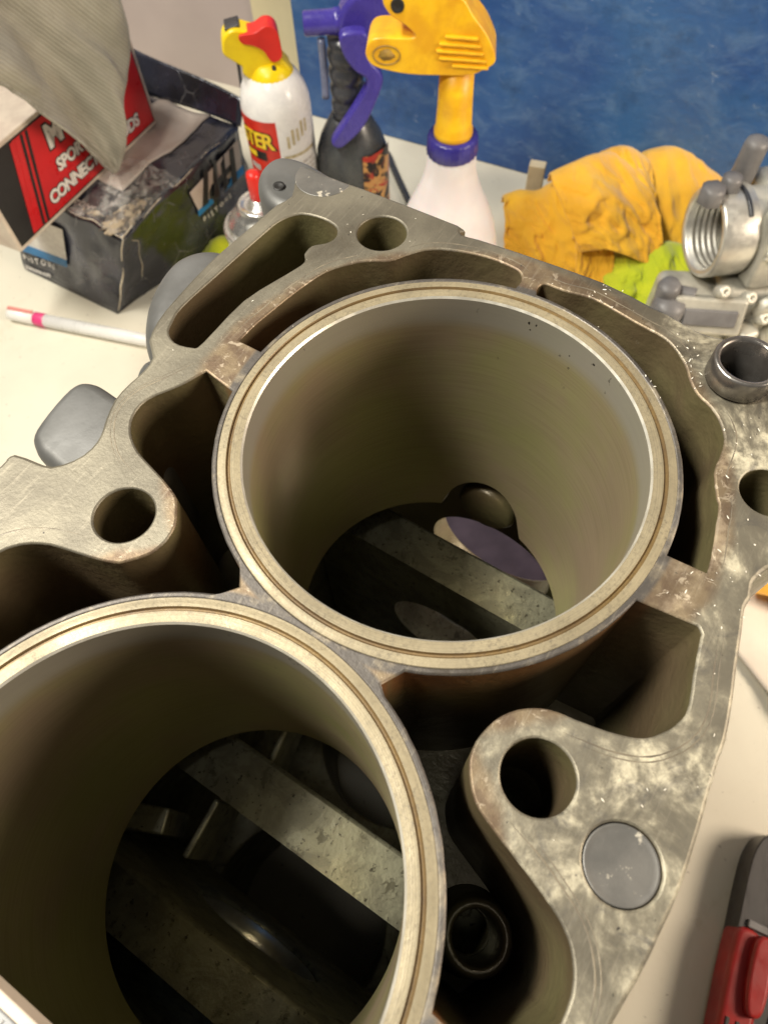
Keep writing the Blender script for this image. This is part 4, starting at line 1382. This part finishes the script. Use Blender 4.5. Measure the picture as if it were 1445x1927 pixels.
lr = empty('shop_rag', (0, 0, 0), 0, 'lime green microfibre rag tucked under the amber rag', 'rag')
fold(lr, [(240, 548, 38), (262, 548, 48), (278, 546, 56), (294, 542, 60), (312, 536, 60)],
     [(230, 500, 4), (255, 490, 3), (276, 480, 3), (300, 480, 3), (330, 490, 4)], 14, 4.4, M['lime'], wav=(5, 2.2), rough=1.2)
P = drape(24, 104, (-164, 640), 45, [(-164, 640, 4, 16)], 0.72, 0.9, 12, 90)
rag('shop_rag', P, M['lime'], 'scrap of lime green rag beside the short aerosol can', 'rag')

# wooden stick behind the rag
M['pine'] = simple('pale_pine', (0.66, 0.56, 0.38), (0.56, 0.46, 0.30), 60, 0.6, 0, 0.2, 200)
o = box('wood_stick', (18, 12, 56), (192, 690, 28), M['pine'], None, (0, 0, math.radians(-20)), 1.0)
tag(o, 'short pale wooden stick standing upright behind the amber rag', 'stick')
o = tube('power_cable', [(30, 800, 4), (38, 760, 4), (52, 700, 4), (60, 660, 4), (52, 630, 4), (45, 600, 4)], 4.0, M['black_plastic'], None, 10)
tag(o, 'black cable lying on the bench behind the white bottle', 'cable')

# --- marker pen
M['pen_white'] = plastic('white_pen_plastic', (0.80, 0.79, 0.76), (0.76, 0.75, 0.72), 0.3)
M['pink'] = plastic('pink_band', (0.72, 0.06, 0.22), (0.62, 0.05, 0.18), 0.35)
M['pale_red'] = plastic('faded_red_clip', (0.66, 0.26, 0.22), (0.58, 0.2, 0.18), 0.4)
pa, pb = Vector((-391, 560, 7)), Vector((-225, 506, 7))
dv = (pb - pa).normalized()
pen = empty('marker_pen', pa, math.atan2(dv.y, dv.x), 'white marker pen with a pink band lying on the bench', 'pen')


def xlathe(name, prof, mat, parent, n=32):
    V, F, I = lathe([(r, x) for x, r in prof], n, cap=(True, True))
    return make(name, [(v[2], v[0], v[1]) for v in V], F, mat, parent)


xlathe('cap', [(0, 4.2), (1.5, 6.2), (6, 6.9), (36, 7.0)], M['pen_white'], pen)
xlathe('band', [(33, 7.1), (34, 7.3), (44, 7.3), (45, 7.1)], M['pink'], pen)
xlathe('barrel', [(44, 6.9), (150, 6.9), (164, 6.6), (168, 5.0)], M['pen_white'], pen)
box('clip', (30, 4, 2.2), (17, 1.5, 7.4), M['pale_red'], pen, bevel=0.7)

# --- throttle body
M['machined'] = simple('machined_aluminium', (0.66, 0.645, 0.58), (0.54, 0.52, 0.47), 60, 0.36, 0.7, 0.12, 300)
M['die_cast'] = simple('die_cast_aluminium', (0.56, 0.54, 0.46), (0.40, 0.385, 0.33), 45, 0.42, 0.35, 0.4, 260)
M['grey_cap'] = plastic('grey_connector', (0.17, 0.165, 0.165), (0.12, 0.115, 0.115), 0.45)
th = empty('throttle_body', (292, 487, 0), math.radians(4), 'cast aluminium throttle body lying on the bench beside the rags', 'throttle body')


def xturn(name, prof, mat, cy=0.0, cz=124.0, closed=False):
    V, F, I = lathe([(r, x) for x, r in prof], 64, closed=closed)
    return make(name, [(v[2], v[0] + cy, v[1] + cz) for v in V], F, mat, th)


prof = [(30, 38), (2, 38), (0, 36.8), (0, 33.4), (2, 31.4)]
for i in range(5):
    prof += [(5 + i * 5.5, 31.4), (6 + i * 5.5, 30.2), (8.5 + i * 5.5, 30.2), (9.5 + i * 5.5, 31.4)]
prof += [(34, 29), (70, 29)]
xturn('inlet_ring', prof, M['machined'])
xturn('throat', [(28, 37), (34, 35.5), (40, 34), (80, 34), (130, 36)], M['die_cast'])
xturn('bore_plate', [(66, 29.5), (66, 0.1)], M['dark'])
box('body_block', (92, 70, 78), (92, 6, 118), M['die_cast'], th, bevel=9, seg=4)
box('body_shelf', (120, 64, 16), (96, -8, 104), M['die_cast'], th, bevel=4)
for i in range(3):
    box('rib', (70, 3.2, 9), (84, -36 - i * 0.6, 121 - i * 14), M['die_cast'], th, (0, math.radians((-14, 12, 24)[i]), 0), 1.2)
for x, y, z, r, h in ((62, -26, 158, 9, 20), (88, -12, 160, 12, 26), (124, -6, 162, 13, 30), (48, -22, 160, 10, 12)):
    V, F, I = lathe([(r * 1.15, z - h), (r, z - h * 0.6), (r, z - 2), (r - 2, z), (0.1, z)], 24 if r != 10 else 6)
    make('boss', V, F, M['grey_cap'] if r in (10, 12) else M['die_cast'], th, loc=(x, y, 0))
V, F, I = lathe([(17, 0), (17, 5), (14, 7), (5, 7), (4, 9), (0.1, 9)], 32)
make('pivot_cap', [(v[0] + 84, -30 - v[2], v[1] + 140) for v in V], F, M['die_cast'], th)
for i in range(3):
    V, F, I = lathe([(4.4, 0), (4.4, 4), (3.4, 5), (0.1, 5)], 6)
    make('screw_head', [(v[0] + 108 + 2 * i, -30 - v[2], v[1] + 152 - 13 * i) for v in V], F, M['machined'], th)
box('lower_flange', (170, 96, 22), (70, -30, 12), M['die_cast'], th, (0, 0, math.radians(-16)), 5)
box('lower_arm', (128, 60, 80), (34, -34, 42), M['die_cast'], th, (0, 0, math.radians(-12)), 8, 4)
box('lower_body', (120, 84, 82), (84, -14, 52), M['die_cast'], th, (0, 0, math.radians(-12)), 11, 4)
box('window_frame', (62, 12, 32), (-4, -62, 88), M['die_cast'], th, (math.radians(-28), 0, math.radians(-14)), 3)
box('window_recess', (46, 4, 15), (-4, -68.5, 90.5), M['grey_cap'], th, (math.radians(-28), 0, math.radians(-14)), 2)
V, F, I = lathe([(11, 22), (10, 50), (10, 70), (8, 74), (0.1, 74)], 24)
make('post', V, F, M['grey_cap'], th, loc=(-26, -34, 40), rot=(math.radians(8), math.radians(-10), 0))
V, F, I = lathe([(15, -62), (15, 34), (12, 40), (0.1, 42)], 24)
make('boss', V, F, M['grey_cap'], th, loc=(-36, -52, 60))
V, F, I = lathe([(13, 0), (13, 8), (9, 10), (4, 10), (3, 7), (0.1, 7)], 28)
make('boss', [(v[0] + 52, -60 - v[2], v[1] + 88) for v in V], F, M['die_cast'], th)
box('lug', (26, 16, 40), (64, -72, 62), M['die_cast'], th, (0, math.radians(12), math.radians(-20)), 6, 4)
box('lug', (20, 20, 30), (34, -72, 62), M['die_cast'], th, (0, 0, 0.3), 5, 4)

box('front_cover', (64, 22, 66), (66, -32, 126), M['die_cast'], th, (math.radians(-6), 0, 0), 5, 3)
box('rib', (40, 3, 3.4), (56, -44, 132), M['die_cast'], th, (0, math.radians(3), 0), 0.8)
box('rib', (44, 3, 3.4), (56, -44.5, 119), M['die_cast'], th, (0, math.radians(28), 0), 0.8)
tube('return_spring', [(34 + 0.9 * i + 0.4 * math.sin(i), -24 + 5.5 * math.cos(i * 1.05), 178 - i * 0.75 + 5.5 * math.sin(i * 1.05)) for i in range(34)], 1.1, M['machined'], th, 6, False, 2)
for x, y, z, r, h in ((-8, -2, 172, 11, 14), (10, 6, 174, 9, 16)):
    V, F, I = lathe([(r, z - h), (r, z - 3), (r - 2.5, z), (0.1, z)], 6)
    make('clamp_nut', V, F, M['grey_cap'], th, loc=(x, y, 0))
tube('clamp_band', [(22, 37.6 * math.cos(t), 124 + 37.6 * math.sin(t)) for t in np.linspace(0.5, 2.2, 12)], 2.2, M['black_plastic'], th, 8)
V, F, I = lathe([(10, 150), (10, 182), (9, 186), (5, 188), (0.1, 188)], 24)
make('sensor', V, F, M['grey_cap'], th, loc=(34, 30, 0))
for x, y, z in ((30, -60, 101), (2, -60, 112), (46, -70, 84)):
    V, F, I = lathe([(5.5, -6), (5.5, 3), (4.2, 4.4), (1.8, 4.4), (1.6, 1.5), (0.1, 1.5)], 20)
    make('screw_boss', V, F, M['die_cast'], th, loc=(x, y, z), rot=(math.radians(48), 0, 0.1))
tube('hose_stub', [(-30, -32, 92), (-26, -42, 98), (-14, -50, 100)], [6, 7, 6.5], M['grey_cap'], th, 14)
box('bracket', (30, 4, 26), (64, -66, 92), M['die_cast'], th, (math.radians(-30), 0, 0.2), 1.5)

# --- mauve cloth added behind the block to darken the view through the crank opening
M['added_mauve'] = simple('added_mauve', (0.042, 0.033, 0.045), (0.030, 0.024, 0.033), 40, 0.95, 0, 0.3, 300, Specular_IOR_Level=0.05)
o = sheet('added_cloth', lambda u, v: Vector((75 + 170 * (u - 0.5) + 40 * v, 285 + 130 * (v - 0.5) - 60 * (u - 0.5), 2.5 + 9 * abs(noise.noise(Vector((u * 3, v * 3, 5)))) + 3 * noise.noise(Vector((u * 9, v * 9, 2))) ** 2)),
          36, 30, M['added_mauve'], None, 1.5)
tag(o, 'added mauve cloth on the bench that darkens the view through the crank opening', 'cloth')

# --- ribbed grey pad lying across the near cylinder
M['pad_grey'] = simple('grey_ribbed_pad', (0.26, 0.27, 0.28), (0.20, 0.21, 0.22), 90, 0.5)
M['pad_rib'] = simple('pale_pad_rib', (0.55, 0.57, 0.58), (0.48, 0.5, 0.5), 90, 0.5)
e = Vector((9.1, -6.4, 0)).normalized()
pad = empty('ribbed_pad', (-69.0, -11.6, DECK_Z + 0.4), math.atan2(e.y, e.x), 'grey ribbed pad with a cream edge lying on the near cylinder rim', 'pad')
box('pad_body', (70, 60, 4), (-4, -32, 2.2), M['pad_grey'], pad, bevel=0.4)
box('pad_edge', (70, 1.9, 4.4), (-4, -1.0, 2.2), M['cream_card'], pad, bevel=0.5)
for i in range(46):
    box('rib', (0.28, 58, 0.4), (-38 + i * 1.5, -31.5, 4.3), M['pad_rib'], pad, (0, 0, math.radians(-7)), 0.0)

# --- red and black tool on the right
M['tool_red'] = plastic('red_tool_rubber', (0.30, 0.011, 0.009), (0.22, 0.009, 0.008), 0.35)
M['tool_black'] = plastic('black_tool_rubber', (0.028, 0.025, 0.024), (0.034, 0.030, 0.029), 0.42)
tl = empty('utility_knife', (243, -30, 0), math.radians(62), 'red and black utility knife lying on the bench', 'knife')
V, F = ngon_plate([tuple(p)[:2] for p in crm([(-125, -20), (-110, -25), (0, -26), (28, -25), (44, -19), (49, -4), (46, 12), (34, 22), (0, 25), (-110, 24), (-125, 20)], 5)], 0.5, 22)
make('handle', V, F, M['tool_black'], tl, bevel=4, seg=4)
V, F = ngon_plate([tuple(p)[:2] for p in crm([(-110, 4), (-70, 6), (-34, 6), (-20, 10), (-19, 24), (-34, 27), (-80, 27), (-110, 25)], 5)], 2, 25)
make('red_shell', V, F, M['tool_red'], tl, bevel=4, seg=4)
V, F = ngon_plate([tuple(p)[:2] for p in crm([(-62, 6), (-44, 4), (-22, 6), (-19, 11), (-24, 16), (-46, 17), (-64, 14)], 5)], 20, 31)
make('slider', V, F, M['tool_red'], tl, bevel=4, seg=4)
for y in (10, 16, 22):
    box('groove', (40, 2.2, 1.2), (-90, y, 25.2), M['tool_black'], tl, bevel=0.4)
box('blade_guide', (5, 16, 3), (-15, 12, 22.6), M['grey_cap'], tl, bevel=1)
V, F, I = lathe([(6, 22), (6, 23.2), (5, 23.6), (0.1, 23.6)], 28)
make('screw', V, F, M['grey_cap'], tl, loc=(-62, -8, 0))
for x in (-82, -92):
    V, F, I = lathe([(3, 22), (3, 23), (0.1, 23.4)], 16)
    make('rivet', V, F, M['white_print'], tl, loc=(x, -14, 0))

# --- papers on the right of the block
M['orange_paper'] = simple('orange_paper', (0.80, 0.40, 0.05), (0.72, 0.33, 0.05), 30, 0.5)
M['white_paper'] = simple('white_paper', (0.74, 0.66, 0.55), (0.68, 0.60, 0.50), 30, 0.6)


def leaf(name, x, y, w, h, a, mat, lift, label, seed):
    ca, sa = math.cos(a), math.sin(a)

    def fn(u, v):
        p, q = (u - 0.5) * w, (v - 0.5) * h
        z = 1.0 + lift * (0.5 + 0.5 * noise.noise(Vector((u * 2.2 + seed, v * 2.2, seed)))) * (abs(u - 0.5) + abs(v - 0.5)) + 3 * max(0, noise.noise(Vector((u * 5, v * 5, seed + 4))))
        return Vector((x + ca * p - sa * q, y + sa * p + ca * q, z))
    o = sheet(name, fn, 24, 24, mat, None, 0.4)
    return tag(o, label, 'paper')


leaf('paper_sheet', 330, 150, 110, 130, 0.4, M['white_paper'], 16, 'creased white paper lying beside the engine block', 2.0)
leaf('paper_wrapper', 345, 196, 90, 60, -0.5, M['orange_paper'], 34, 'orange wrapper lying on the white paper', 6.0)


# ------------------------------------------------------------------ pieces that belong to a part go one level deeper
def under(thing, part, names):
    """Hang the named pieces of a thing below one of its parts, where they stand."""
    kids = list(thing.children)
    host = next(o for o in kids if o.name.split('.')[0] == part)
    for o in kids:
        if o is not host and o.name.split('.')[0] in names:
            o.parent = host
            o.matrix_parent_inverse = host.matrix_basis.inverted()


under(bt, 'trigger_head', ('grip_rib', 'emblem_ring', 'emblem', 'pivot_eye'))
under(ca, 'red_label', ('label_strip', 'label_stroke', 'label_line', 'lettering'))
under(ca, 'actuator', ('straw_clip',))
under(crt, 'lid', ('torn_patch', 'insert_sheet'))
under(crt, 'side_panel', ('logo_bar', 'logo_panel', 'logo_stripe', 'lettering'))
under(rb, 'red_panel', ('stripe', 'lettering'))
under(block, 'deck_casting', ('gasket_bead', 'bolt_thread'))
under(tl, 'handle', ('screw', 'rivet', 'blade_guide'))
under(tl, 'red_shell', ('slider', 'groove'))
under(pad, 'pad_body', ('rib',))
under(th, 'front_cover', ('return_spring',))
under(pen, 'cap', ('clip',))
